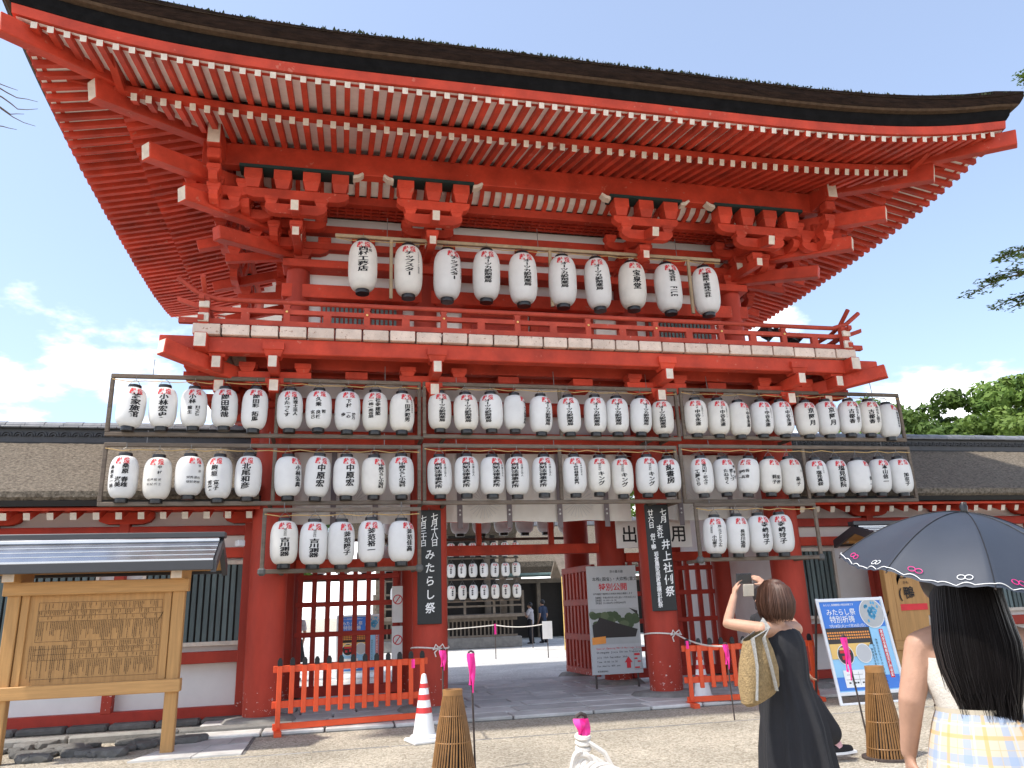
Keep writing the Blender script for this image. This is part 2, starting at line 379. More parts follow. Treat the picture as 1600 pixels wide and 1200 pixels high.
def rafter(name, me, sd, s, t0, t1, zf, wd, ht):
    c = cdist(sd, s); p0 = sideP(sd, s, t0); p1 = sideP(sd, s, t1)
    p0.z = zf(c, t0); p1.z = zf(c, t1); y = (p1-p0); ln = y.length; y.normalize()
    x = y.cross(V((0, 0, 1))).normalized(); z = x.cross(y)
    put(name, me, gate, mw=frame_mat(p0, x*wd, y*ln, z*ht))
SP = 0.194
for sd, a, b in (('F', XLc, XRc), ('L', YF, YB-0.6), ('R', YF, YB-0.6)):
    n = int((b-a-0.4)/SP); s0 = (a+b)/2-n*SP/2 if sd == 'F' else a+0.27
    for i in range(n+1):
        s = s0+i*SP; c = cdist(sd, s)
        if c < 0.2: continue
        rafter('flying_rafter', flym, sd, s, random.uniform(-.006, .006), min(1.25, c-0.05), zfly, 0.076, 0.085)
        if c > 1.15: rafter('base_rafter', basem, sd, s, 0.95, min(3.5, c-0.08), zbase, 0.080, 0.105)
# soffit boards above the rafters
def soffit(zf, dz, t0, t1, k=4):
    for sd in 'FLRB':
        a, b = (XLc, XRc) if sd in 'FB' else (YF, YB); mb = MB(); rows = []
        for i in range(61):
            s = a+t0+(b-a-2*t0)*i/60; c = cdist(sd, s); te = min(t1, max(c, t0)); r = []
            for j in range(k+1):
                t = t0+(te-t0)*j/k; p = sideP(sd, s, t); p.z = zf(c, t)+dz; r.append(p)
            rows.append(r)
        mb.grid(rows); mb.build('soffit_board', 'white', gate)
soffit(zfly, 0.050, 0.0, 1.1); soffit(zbase, 0.058, 0.98, 3.6)
# curved eave beams and the thick bark edge: profiles carried round the four eaves
def perim(npts=48):
    L_ = []
    for sd, a, b, nx, ny in (('F', XLc, XRc, 0, -1), ('R', YF, YB, 1, 0), ('B', XRc, XLc, 0, 1), ('L', YB, YF, -1, 0)):
        for i in range(npts):
            s = a+(b-a)*i/npts; p = sideP(sd, s, 0); c = cdist(sd, s)
            if i == 0:
                q = {'F': (-1, -1), 'R': (1, -1), 'B': (1, 1), 'L': (-1, 1)}[sd]; L_.append((p, V((q[0], q[1], 0)), 0.0))
            else: L_.append((p, V((nx, ny, 0)), c))
    return L_
PER = perim()
def eave_ring(name, prof, m, inset=0.0, smooth=False, jit=0.0):
    mb = MB(); n = len(PER); k = len(prof); vs = []
    for p, nn, c in PER:
        jz = random.uniform(-jit, jit)
        for o, z in prof: q = p+nn*o; vs.append((q.x, q.y, z+rise(c, max(0, -o))*(1.0+0.25*max(0, o))+jz))
    fs = [(i*k+j, i*k+(j+1) % k, ((i+1) % n)*k+(j+1) % k, ((i+1) % n)*k+j) for i in range(n) for j in range(k)]
    mb.add(vs, fs); return mb.build(name, m, gate, smooth)
eave_ring('eave_fascia', [(-.12, 8.395), (.035, 8.395), (.05, 8.53), (-.12, 8.53)], 'red')
eave_ring('eave_batten', [(-1.06, 8.395), (-.96, 8.395), (-.96, 8.50), (-1.06, 8.50)], 'red')
eave_ring('eave_underlayer', [(-.1, 8.534), (.06, 8.534), (.10, 8.60), (.12, 8.70), (-.1, 8.70)], 'blackmatte')
eave_ring('bark_underside', [(-.05, 8.704), (.20, 8.710), (.225, 8.738), (-.05, 8.73)], 'thatchedge')
eave_ring('bark_eave_edge', [(-.1, 8.742), (.225, 8.744), (.27, 8.82), (.29, 8.94), (.2, 8.98), (-.1, 8.98)], 'thatch', jit=0.006)
def zroof(c, t): return 8.905+0.42*t+0.05*t*t+rise(c, max(0, t-.35))*1.08
for sd in 'FLRB':
    o = .30; a, b = (XLc-o, XRc+o) if sd in 'FB' else (YF-o, YB+o); rows = []
    for i in range(81):
        s = a+(b-a)*i/80; c = cdist(sd, s)+o; r = []
        for j in range(9):
            t = min(c, 5.66)*j/8; p = sideP(sd, s, t-o); p.z = zroof(c, t); r.append(p)
        rows.append(r)
    MB().grid(rows).build('bark_roof_slope', 'thatchtop', gate, True)
MB().box((XC, 14.4, 13.05), (4.6, .7, .8), bev=.05).build('roof_ridge', 'tiledark', gate)
mb = MB()                                                       # mossy fringe along the upper edge of the bark
for i in range(5200):
    sd = random.choice('FFFFLR'); a, b = (XLc-.34, XRc+.34) if sd == 'F' else (YF, YB); s = random.uniform(a, b); c = cdist(sd, s)
    p = sideP(sd, s, -.29+random.uniform(0, .14)); p.z = zroof(max(c, 0)+.30, .01)+.045
    h = random.choice((.012, .02, .03, .05))*random.uniform(.7, 1.2); an = random.uniform(0, pi); d = V((cos(an), sin(an), 0))*random.uniform(.012, .03)
    mb.add([p-d, p+d, p+V((random.uniform(-.02, .02), -.01, h))], [(0, 1, 2)])
mb.build('moss_fringe', 'moss', gate, kind='stuff')

# hip rafters, purlins
def hip(sx):
    X = lambda x: x if sx < 0 else 2*XC-x
    def b(name, p0, p1, wd, h, end='endw'):
        MB().beam((X(p0[0]), p0[1], p0[2]), (X(p1[0]), p1[1], p1[2]), wd, h, 0, 1, bev=.012).build(name, ['red', end], gate)
    b('hip_rafter', (-4.30, 9.02, 8.62), (-3.0, 10.32, 8.80), .17, .27)
    b('hip_rafter', (-3.47, 9.96, 8.46), (-.9, 12.53, 9.05), .20, .30)
    b('corner_tail_beam', (-2.87, 10.56, 7.95), (-.85, 12.58, 8.30), .20, .25)
    b('corner_tail_beam', (-2.43, 11.0, 7.55), (-.85, 12.58, 7.80), .20, .24)
    b('corner_tail_beam', (-1.98, 11.45, 7.17), (-.85, 12.58, 7.42), .18, .22, 'red')
    b('hip_strut', (-2.15, 11.28, 8.02), (-2.15, 11.28, 8.62), .16, .16, 'red')
for sx in (-1, 1): hip(sx)
MB().beam((-2.12, 11.4, 8.495), (2*XC+2.12, 11.4, 8.495), .2, .39, bev=.012).build('eave_purlin', 'red', gate)
for x in (-2.0, 8.5):
    MB().beam((x, 10.75, 8.495), (x, 18.0, 8.495), .2, .37, 0, 1, bev=.012).build('eave_purlin', ['red', 'endw'], gate)
    MB().box((x, 10.95, 8.22), (.2, .2, .17), bev=.02).build('bearing_block', 'red', gate)
# coved ribs between purlin and ceiling beam
def rib_mesh():
    pr = [(0, .30), (.10, .16), (.24, .05), (.45, 0)]
    top = [(a, b+.06) for a, b in pr]; mb = MB(); mb.prism(pr+top[::-1], lambda a, b, t: (t, a, b), -.035, .035); return mb.mesh('cove_rib', 'red')
ribm = rib_mesh()
for i in range(51):
    put('cove_rib', ribm, gate, mw=Matrix.Translation((-1.6+i*SP, 11.58, 8.27)))
MB().grid([[V((x, 11.58+a, 8.335+b)) for a, b in ((0, .30), (.10, .16), (.24, .05), (.45, 0))] for x in (-1.8, 8.3)]).build('cove_panel', 'white', gate)
bx('ceiling_beam', (XC, 12.06, 8.22), (9.6, .14, .15), 'red', gate)
bx('coffer_ceiling', (XC, 12.38, 8.24), (8.6, .56, .03), 'darkred', gate, 0)
mb = MB()
for i in range(60): mb.box((-.9+i*.145, 12.36, 8.21), (.03, .5, .03))
for j in range(4): mb.box((XC, 12.2+j*.12, 8.207), (8.3, .03, .026))
mb.build('ceiling_grid', 'red', gate, kind='stuff')

# upper storey walls, columns, beams
def colmesh(r, h, n=24): return cached(('col', r, h), lambda: MB().lathe([(r*.96, 0), (r, h*.1), (r, h*.8), (r*.95, h)], n).mesh('column', 'redcol', True))
bx('upper_wall', (XC, 12.74, 6.85), (8.1, .06, 2.75), 'plaster', gate, 0)
for x in (-.77, 7.27): bx('upper_wall', (x, 14.4, 6.85), (.06, 3.3, 2.75), 'plaster', gate, 0)
bx('upper_wall', (XC, 16.1, 6.85), (8.1, .06, 2.75), 'plaster', gate, 0)
for x in UPX: put('upper_column', colmesh(.20, 1.62), gate, mw=Matrix.Translation((x, UY, 5.5)))
for x in (UPX[0], UPX[3]):
    for y in (14.4, 16.15): put('upper_column', colmesh(.20, 1.62), gate, mw=Matrix.Translation((x, y, 5.5)))
for z, h, wd in ((7.19, .14, .44), (6.72, .24, .30), (5.72, .22, .30), (7.60, .13, .18), (7.92, .14, .18)):
    bx('wall_beam', (XC, 12.62 if wd < .4 else 12.60, z), (8.6, wd, h), 'red', gate)
    for x in (-.80, 7.30): bx('wall_beam', (x, 14.47, z), (wd*.9, 3.3, h*.99), 'red', gate)
for i in range(3):
    xm = (UPX[i]+UPX[i+1])/2; wbay = UPX[i+1]-UPX[i]-.4
    bx('short_strut', (xm, 12.66, 7.40), (.14, .10, .26), 'red', gate)
    MB().prism([(-.16, 0), (.16, 0), (.2, .08), (.2, .15), (-.2, .15), (-.2, .08)], lambda a, b, t: (xm+a, 12.66+t, 7.68+b), -.1, .1).build('bearing_block', 'red', gate)
    if i != 1:
        bx('window_frame', (xm, 12.66, 6.22), (wbay*.78, .10, .72), 'darkred', gate)
        for j in range(int(wbay*.74/.075)):
            put('window_slat', cached('uslat', lambda: MB().box((0, 0, 0), (.045, .03, .62)).mesh('window_slat', 'slat')), gate, mw=Matrix.Translation((xm-wbay*.36+j*.075, 12.6, 6.22)))
    else:
        for s in (-1, 1):
            d = bx('door_leaf', (xm+s*.62, 12.66, 6.20), (1.2, .08, .76), 'red', gate)
            bx('door_panel', (xm+s*.62, 12.61, 6.20), (.9, .03, .5), 'darkred', d)
        for s in (-1, 1): bx('white_wall_panel', (xm+s*1.52, 12.69, 6.20), (.5, .05, .6), 'white', gate)

# bracket sets
def arm_mesh(ln, wd=.13, h=.15):
    def mk():
        a = ln/2; pr = [(-a, h/2), (-a, h*.05), (-a+.05, -h*.28), (-a+.15, -h/2), (a-.15, -h/2), (a-.05, -h*.28), (a, h*.05), (a, h/2)]
        mb = MB(); mb.prism(pr, lambda p, q, t: (p, t, q), -wd/2, wd/2); mb.m[2] = 1; mb.m[8] = 1
        return mb.mesh('bracket_arm', ['red', 'red'])
    return cached(('arm', ln, wd, h), mk)
def block_mesh(wd=.22, h=.16):
    def mk():
        a, b = wd/2, wd*.34; mb = MB(); vs = []
        for q, z in ((b, -h/2), (a*.9, -h*.06), (a, -h*.02), (a, h/2)): vs += [(-q, -q, z), (q, -q, z), (q, q, z), (-q, q, z)]
        fs = [(3, 2, 1, 0), (12, 13, 14, 15)]+[(i*4+j, i*4+(j+1) % 4, i*4+4+(j+1) % 4, i*4+4+j) for i in range(3) for j in range(4)]
        return mb.add(vs, fs).mesh('bearing_block', 'red')
    return cached(('blk', wd, h), mk)
def place(name, me, org, out, p):
    """p=(side, outward, z) in the bracket's own axes"""
    sv = V((-out.y, out.x, 0)); o = org+sv*p[0]+out*p[1]; o.z = p[2]
    put(name, me, gate, mw=frame_mat(o, sv, -out, V((0, 0, 1))))
def tail(org, out, y0, z0, y1, z1, wd=.13, h=.17):
    a = org+out*y0; a.z = z0; b = org+out*y1; b.z = z1
    MB().beam(a, b, wd, h, 0, 1, bev=.008).build('tail_beam', ['red', 'endw'], gate)
def bracket(org, out, corner=False):
    org = V((org[0], org[1], 0)); out = V(out)
    place('bearing_block', block_mesh(.40, .20), org, out, (0, .05, 7.36))
    place('bracket_arm', arm_mesh(1.0), org, out, (0, .03, 7.52))
    for s in (-.42, 0, .42): place('bearing_block', block_mesh(), org, out, (s, .03, 7.67))
    a = org+out*-.1; a.z = 7.52; b = org+out*.52; b.z = 7.52
    MB().beam(b, a, .13, .15, 0, 1, bev=.006).build('projecting_arm', ['red', 'endw'], gate)
    place('bearing_block', block_mesh(), org, out, (0, .42, 7.67))
    place('bracket_arm', arm_mesh(.9), org, out, (0, .42, 7.79))
    for s in (-.36, .36): place('bearing_block', block_mesh(.20, .13), org, out, (s, .42, 7.93))
    tail(org, out, 1.20, 7.30, -.1, 7.44, .12, .15)
    place('bearing_block', block_mesh(.2, .14), org, out, (0, 1.06, 7.43))
    tail(org, out, 1.66, 7.50, -.1, 7.98)
    place('bracket_arm', arm_mesh(.95, .13, .17), org, out, (0, 1.25, 7.61))
    for s in (-.38, .38): place('bearing_block', block_mesh(.2, .12), org, out, (s, 1.25, 7.745))
    ln = 1.62 if corner else 1.2
    place('bracket_arm', arm_mesh(ln, .14, .16), org, out, (0, 1.25, 7.86))
    k = 4 if corner else 3
    for i in range(k): place('bearing_block', block_mesh(.27, .31), org, out, ((i-(k-1)/2)*(ln-.28)/(k-1), 1.25, 8.10))
    place('capping_board', cached(('cap', ln), lambda: MB().box((0, 0, 0), (ln+.14, .3, .05)).mesh('capping_board', 'green')), org, out, (0, 1.27, 8.275))
    def curl():
        mb = MB(); mb.prism([(0, 0), (.10, .02), (.17, .09), (.15, .12), (.07, .07), (0, .06)], lambda p, q, t: (p, t, q), -.07, .07); return mb.mesh('carved_tip', 'endw')
    cm = cached('curl', curl)
    for s in (-1, 1):
        if corner and s*(-out.y if abs(out.y) > .5 else 0)*(1 if org.x > XC else -1) > 0: continue
        sv = V((-out.y, out.x, 0))*s; o = org+sv*(ln/2+.06)+out*1.33; o.z = 8.20
        put('carved_tip', cm, gate, mw=frame_mat(o, sv, V((0, 0, 1)).cross(sv), V((0, 0, 1))))
for i, x in enumerate(UPX): bracket((x, UY), (0, -1, 0), i in (0, 3))
for x, ox in ((UPX[0], -1), (UPX[3], 1)):
    for y in (UY, 14.4, 16.15): bracket((x, y), (ox, 0, 0), False)

# crossed arms and blocks that carry the purlins at the two corners
for sx in (-1, 1):
    cxn = -2.0 if sx < 0 else 8.5; out = V((0, -1, 0)); o_ = V((cxn, UY, 0))
    for q, z, ln in ((1.25, 7.86, 1.0), (1.25, 7.61, .7), (.84, 7.70, .8), (.42, 7.45, .8)):
        dx = (1.25-q)*-sx
        place('bracket_arm', arm_mesh(ln, .13, .16), o_+V((dx, 0, 0)), out, (0, q, z)); place('bracket_arm', arm_mesh(ln, .128, .158), V((cxn+dx, UY-q, 0)), V((sx, 0, 0)), (0, 0, z))
        for s in (-.38, 0, .38):
            place('bearing_block', block_mesh(.2, .13), o_+V((dx, 0, 0)), out, (s*ln, q, z+.14))
            if s: place('bearing_block', block_mesh(.2, .13), V((cxn+dx, UY-q, 0)), V((sx, 0, 0)), (s*ln, 0, z+.14))
# balcony
BX0, BX1, BY = -2.13, 8.63, 11.0
n = 27; pw = (BX1-BX0)/n
plm = cached('plank', lambda: MB().box((0, .82, 0), (pw-.026, 1.64, .16), bev=.008).mesh('floor_plank', 'plankw'))
for i in range(n):
    put('floor_plank', plm, gate, mw=Matrix.Translation((BX0+pw*(i+.5), BY+random.uniform(-.006, .006), 5.435+random.uniform(-.004, .004))))
spm = cached('splank', lambda: MB().box((0, 0, 0), (1.28, .38, .168), bev=.008).mesh('floor_plank', 'plankw'))
for x in (BX0+.66, BX1-.66):
    for i in range(13): put('floor_plank', spm, gate, mw=Matrix.Translation((x, 12.86+i*.396, 5.434)))
MB().beam((-2.56, 11.16, 5.225), (9.06, 11.16, 5.225), .19, .235, 0, 1, bev=.012).build('balcony_beam', ['red', 'endw'], gate)
for x in (-1.98, 8.48): MB().beam((x, 10.86, 5.222), (x, 17.9, 5.222), .18, .225, 0, 1, bev=.012).build('balcony_beam', ['red', 'endw'], gate)
for x in (-1.98, 8.48):
    bx('corner_post', (x, 11.06, 5.70), (.13, .13, .46), 'redold', gate, .01); bx('corner_cap', (x, 10.985, 5.60), (.145, .05, .13), 'endw', gate, .008); bx('corner_cap', (x, 10.99, 5.80), (.14, .05, .10), 'endw', gate, .008)
bx('balcony_beam', (XC, 11.78, 5.20), (9.4, .16, .24), 'red', gate)
bx('balcony_beam', (XC, 12.16, 5.20), (8.9, .16, .26), 'red', gate)
def balcony_bracket(x, y, ox, oy):
    o = V((x, y, 0)); out = V((ox, oy, 0)); sv = V((-oy, ox, 0))
    a = o+out*1.22; a.z = 4.97; b = o+out*.0; b.z = 4.97
    MB().beam(a, b, .14, .19, 0, 1, bev=.012).build('projecting_arm', ['red', 'endw'], gate)
    place('bearing_block', block_mesh(.30, .20), o, out, (0, 1.05, 5.165))
    place('bracket_arm', arm_mesh(1.05, .14, .18), o, out, (0, .62, 4.88))
    a = o+out*.85; a.z = 4.72; b = o; b.z = 4.72
    MB().beam(a, b, .15, .19, 0, 1, bev=.012).build('projecting_arm', ['red', 'endw'], gate)
    place('bearing_block', block_mesh(.26, .15), o, out, (0, .62, 4.78))
    for s in (-.4, .4): place('bearing_block', block_mesh(.24, .14), o, out, (s, .62, 5.03))
    place('bearing_block', block_mesh(.5, .24), o, out, (0, .05, 4.62))
for x in COLX: balcony_bracket(x, 12.2, 0, -1)
for x in (-1.78, 8.28): balcony_bracket(x, 12.3, 0, -1)
for x, sx in ((-1.0, -1), (7.5, 1)):
    for y in (12.2, 14.4, 16.6): balcony_bracket(x, y, sx, 0)
    MB().beam((x+sx*1.45, 10.75, 5.06), (x+sx*.05, 12.15, 4.86), .17, .22, 0, 1, bev=.012).build('corner_tail_beam', ['red', 'endw'], gate)
for xm in (0.2, 2.62, 3.88, 6.3):
    place('bearing_block', block_mesh(.34, .2), V((xm, 12.2, 0)), V((0, -1, 0)), (0, .36, 4.95))
# railing
def rail(name, z, r, ext, up, rnd):
    pts = []
    for i in range(41):
        u = i/40; x = BX0-ext+(BX1-BX0+2*ext)*u; e = max(0, abs(x-XC)-(BX1-XC-.35))
        pts.append(V((x, 11.12, z+up*e*e*1.1)))
    mb = MB()
    mb.tube(pts, r, 10) if rnd else mb.sweep(pts, r*2, r*1.9)
    mb.build(name, 'redold', gate, rnd)
    for sx in (BX0+.12, BX1-.12):
        pts = []
        for i in range(25):
            y = 11.12-ext*.9+(6.6+ext)*i/24; e = max(0, 11.45-y); pts.append(V((sx, y, z-.0+up*e*e*1.1)))
        mb = MB(); mb.tube(pts, r*.98, 10) if rnd else mb.sweep(pts, r*1.96, r*1.86)
        mb.build(name, 'redold', gate, rnd)
rail('top_rail', 5.935, .038, .26, .75, True); rail('middle_rail', 5.775, .036, .24, .35, False); rail('bottom_rail', 5.585, .042, .20, 0, False)
k = 9
for i in range(k+1):
    x = BX0+.12+(BX1-BX0-.24)*i/k
    p = bx('rail_post', (x, 11.12, 5.71), (.095, .088, .26), 'redold', gate)
    MB().prism([(-.05, 0), (.05, 0), (.035, .035), (.055, .08), (-.055, .08), (-.035, .035)], lambda a, b, t: (x+a, 11.12+t, 5.81+b), -.04, .04).build('post_cap', 'redold', p)
    MB().lathe([(.0, 0), (.02, .004), (.016, .016), (0, .02)], 10).build('brass_stud', 'gold', p).matrix_basis = Matrix.Translation((x, 11.078, 5.775)) @ Matrix.Rotation(pi/2, 4, 'X')
    if i < k:
        x2 = x+(BX1-BX0-.24)/k/2; bx('short_post', (x2, 11.12, 5.68), (.12, .08, .13), 'redold', gate)
for sx in (BX0+.12, BX1-.12):
    for i in range(1, 6): bx('rail_post', (sx, 11.12+i*1.15, 5.71), (.09, .095, .34), 'redold', gate)

# lower storey
def colbase(x, y):
    mb = MB(); n = 14; ph = random.uniform(0, 6); pr = []
    for r, z in ((.50, -.05), (.52, .04), (.46, .10), (.30, .12)):
        pr.append([V((x+r*(1+.10*sin(3*a+ph)+.05*sin(5*a))*cos(a), y+r*(1+.10*sin(3*a+ph))*sin(a), z)) for a in [2*pi*i/n for i in range(n)]])
    vs = [p for r in pr for p in r]; fs = [(i*n+j, i*n+(j+1) % n, (i+1)*n+(j+1) % n, (i+1)*n+j) for i in range(3) for j in range(n)]+[tuple(3*n+j for j in range(n))]
    mb.add(vs, fs).build('column_base_stone', 'stone', gate, True)
for y in (12.2, 14.4, 16.6):
    for x in COLX:
        put('column', colmesh(.27, 4.40), gate, mw=Matrix.Translation((x, y, .11))); colbase(x, y)
for y in (12.2, 16.6):
    bx('tie_beam', (XC, y, 4.07), (9.2, .22, .26), 'red', gate)
    bx('head_beam', (XC, y, 4.60), (9.3, .34, .15), 'red', gate)
    bx('frieze_panel', (XC, y+.06, 4.36), (8.5, .06, .34), 'plaster', gate, 0)
    bx('frieze_panel', (XC, y+.10, 5.0), (8.5, .06, .66), 'plaster', gate, 0)
for x in (-1.0, 7.5):
    bx('tie_beam', (x, 14.4, 4.07), (.21, 4.9, .25), 'red', gate)
    bx('head_beam', (x, 14.4, 4.60), (.33, 5.0, .149), 'red', gate)
    bx('side_wall', (x, 14.4, 4.45), (.06, 4.3, 1.5), 'plaster', gate, 0); bx('side_wall', (x, 14.4, 1.9), (.08, 4.3, 3.6), 'plaster', gate, 0)
bx('lower_ceiling', (XC, 14.4, 4.75), (8.4, 4.3, .05), 'darkred', gate, 0)
# door line in the middle of the gate
bx('door_lintel', (XC, 14.4, 2.49), (3.5, .18, .18), 'red', gate)
for x in (2.55, 3.95): bx('lintel_strut', (x, 14.4, 2.80), (.10, .10, .44), 'red', gate)
bx('upper_lintel', (XC, 14.4, 3.10), (3.5, .18, .16), 'red', gate)
for xa, xb in ((COLX[0], COLX[1]), (COLX[2], COLX[3])):
    a, b = xa+.27, xb-.27; xm = (a+b)/2; wl = b-a
    bx('bay_beam', (xm, 14.4, 2.30), (wl, .18, .17), 'red', gate)
    bx('bay_sill', (xm, 14.4, .20), (wl, .16, .16), 'darkred', gate)
    for i in range(8):                                          # open lattice
        bx('lattice_bar', (a+.10+(wl-.2)*i/7, 14.4, 1.25), (.085, .07, 1.95), 'darkred', gate, .005)
    for z in (.62, 1.12, 1.62, 2.08): bx('lattice_rail', (xm, 14.372, z), (wl-.06, .05, .085), 'darkred', gate, .005)
def door_leaf(x, hinge, ang):
    d = V((cos(ang), sin(ang), 0)); p = V((x, hinge, 0)); c = p+d*.82
    leaf = MB()
    for z in (.22, .85, 1.5, 2.14): leaf.box(c+V((0, 0, z)), (1.62, .085, .12), 0, rz=ang, bev=.006)
    o = leaf.build('door_leaf', 'redcol', gate)
    for i in range(9):
        q = p+d*(.06+i*.19); bx('door_stile', q+V((0, 0, 1.18)), (.10, .07, 2.02), 'redcol', o, .005, ang)
    for z in (.85, 1.5):
        q = p+d*1.3+V((.05, 0, z)); MB().lathe([(.0, 0), (.03, .0), (.022, .02), (0, .03)], 10).build('door_stud', 'iron', o).matrix_basis = Matrix.Translation(q)
door_leaf(4.80, 14.55, pi/2+.08); door_leaf(1.70, 14.55, pi/2-.08)
# white curtain in each bay, hung behind the front columns
def curtain(xa, xb, z0, z1, straps, crests):
    t = thing('white_curtain', None, 'curtain', ((xa+xb)/2, 12.44, z0), group='festival curtains in the gate')
    rows = []
    for i in range(61):
        x = xa+(xb-xa)*i/60; r = []
        for j in range(9):
            v = j/8; r.append(V((x, 12.44+.022*sin(x*9+v*2)*(1-v*.6)+.012*sin(x*23), z0+(z1-z0)*v+.012*sin(x*5)*(1-v))))
        rows.append(r)
    MB().grid(rows).build('cloth', 'cloth', t, True)
    for x in straps:
        s = bx('strap', (x, 12.405, (z0+z1)/2-.05), (.085, .012, z1-z0+.1), 'strap', t, 0)
        for z in (z0+.12, z0+.19): MB().lathe([(0, 0), (.017, .0), (.012, .01), (0, .012)], 10).build('stud', 'alu', s).matrix_basis = Matrix.Translation((x, 12.399, z)) @ Matrix.Rotation(pi/2, 4, 'X')
    for x in crests:
        ps = []
        for k in range(24):
            a = 2*pi*k/24; c, s = cos(a), sin(a)
            ps.append(poly((x+.06*c-.004*s, 3.12+.06*s+.004*c), (x+.06*c+.004*s, 3.12+.06*s-.004*c), (x+.27*c+.006*s, 3.12+.27*s-.006*c), (x+.27*c-.006*s, 3.12+.27*s+.006*c)))
        flat('crest_print', ps, 'crest', t, lambda u, v: (u, 12.395, v))
    return t
# ------------------------------------------------------------------ lanterns and their frames
def lantern_prof(H, R):
    out = []; k = int(H/.026)
    for i in range(k*2+1):
        z = -H/2+H*i/(2*k); a = abs(2*z/H); r = R*.46+R*.54*(1-a**3.4)**.55
        out.append((r*(1.0-.007*(i % 2)), z))
    return out
def lantern_r(H, R, z):
    a = min(1, abs(2*z/H)); return R*.46+R*.54*(1-a**3.4)**.55
def lantern_parts(H, R, old):
    body = cached(('lb', H, R, old), lambda: MB().lathe(lantern_prof(H, R), 28, caps=False).mesh('paper_body', 'paperold' if old else 'paper', True))
    def ring(h): return lambda: MB().lathe([(R*.40, -h/2), (R*.47, -h/2), (R*.48, -h*.2), (R*.48, h*.3), (R*.46, h/2), (R*.38, h/2)], 20).mesh('ring', 'plastic', True)
    return body, cached(('lt', R), ring(.055)), cached(('lbm', R), ring(.075))
def wrap(parts, H, R, off=.0035):
    V2, F2 = merge(parts); vs = []
    for u, v in V2:
        r = lantern_r(H, R, v)+off; a = u/R; vs.append((r*sin(a), -r*cos(a), v))
    return vs, F2
LN = 0
def lantern(pos, H, R, cols, off, label, group, tilt=0.0, old=False, bar_z=None, head=True, detail=True):
    """pos: centre of the paper body; cols: list of (text, u, top fraction, size, gap)"""
    a = atan2(-pos[0], pos[1])+asin(max(-.98, min(.98, off)))
    t = thing('paper_lantern', label, 'lantern', pos, a, group); t.rotation_euler = (random.uniform(-.035, .035), tilt+random.uniform(-.025, .025), a); q_ = random.uniform(.955, 1.03); t.scale = (q_, q_, random.uniform(.965, 1.03))
    body, rt, rb = lantern_parts(H, R, old)
    put('paper_body', body, t, True); put('top_ring', rt, t, True, mw=Matrix.Translation((0, 0, H/2+.018))); put('bottom_ring', rb, t, True, mw=Matrix.Translation((0, 0, -H/2-.022)))
    top = H/2+.045; hz = (bar_z-pos[2]) if bar_z else top+.14
    if detail:
        MB().tube([(-R*.4, 0, top), (-R*.2, 0, top+.06), (0, 0, top+.085), (R*.2, 0, top+.06), (R*.4, 0, top)], .004, 5).tube([(0, 0, top+.08), (0, 0, max(hz, top+.1))], .004, 5).build('hanging_wire', 'wire', t, local=True)
    if head:
        s = R*.52
        hp = [glyph2('獻', -s*.56, H*.365, s, .92, 1, 1), glyph2('燈', s*.56, H*.365, s, .92, 1, 1)]
        vs, fs = wrap(hp, H, R); me = bpy.data.meshes.new('red_heading'); me.from_pydata(vs, [], fs); me.materials.append(M['redink']); put('red_heading', me, t, True)
    if cols:
        ps = []
        for txt, u, tf, size, gap, wf in cols: ps.append(column(txt, u*R, H*(.5-tf), size*R, gap, wf, 1 if size*wf > .3 else 0, 1, .10, bold=.028 if size*wf > .3 else 0))
        vs, fs = wrap(ps, H, R); me = bpy.data.meshes.new('brush_writing'); me.from_pydata(vs, [], fs); me.materials.append(M['ink']); put('brush_writing', me, t, True)
    return t
A = lambda s: (s, 0, .20, .62, .98*min(1.0, 4.6/len(s)) if len(s) > 4 else 1.12)     # one large column
def fit(s, u=0.0, tf=.21, size=.60, span=.66, ar=2.75):
    """column of text squeezed or spread to the span (fraction of body height); ar = H/R"""
    n = len(s); n = n*.62 if s.isascii() else n; sz = min(size, span*ar/n*1.0); return (s, u, tf, sz, span*ar/n/sz, min(2.2, max(1.0, size/sz)*1.16))
OT = [fit('オーツカ調剤薬局', .02, .19, .60, .73)]
SO = [fit('創知法律事務所', -.16, .19, .60, .73), fit('弁護士法人', .42, .22, .20, .38)]
NK = [fit('中谷永達', .12, .33, .40, .54), fit('代表', .10, .20, .18, .12), fit('三谷建設グループ', .55, .20, .15, .4)]
NH = [fit('中原ひろし小児科', .05, .20, .56, .70)]; NA = [fit('中原宏', .05, .22, .58, .64)]
KI = [fit('株式会社', 0, .19, .24, .24), fit('キング', .12, .43, .50, .44)]
YO = [fit('株式会社', 0, .20, .22, .20), fit('吉川測器', 0, .41, .60, .48)]
TOP = [(567, 417, [fit('西村工務店', -.02, .18, .62, .70), fit('下鴨', .48, .16, .24, .17)], .04, 0), (638, 424, [fit('チップスター', .0, .19, .62, .68), fit('ヤマザキビスケット株式会社', .72, .18, .16, .60)], .08, 0),
       (699, 430, [fit('チップスター', .0, .19, .62, .68), fit('ヤマザキビスケット株式会社', .72, .18, .16, .60)], .5, 0), (760, 431, OT, .12, 0), (817, 436, OT, .32, 0), (879, 440, OT, .15, 0), (934, 444, OT, .1, 0),
       (988, 447, [fit('宝泉堂', 0, .25, .52, .58)], .38, 0), (1044, 451, [fit('株式会社', 0, .19, .44, .36), fit('FILE', .02, .56, .62, .30)], .42, 0), (1103, 455, [fit('巽建設工業株式会社', 0, .18, .54, .74)], .12, 0)]
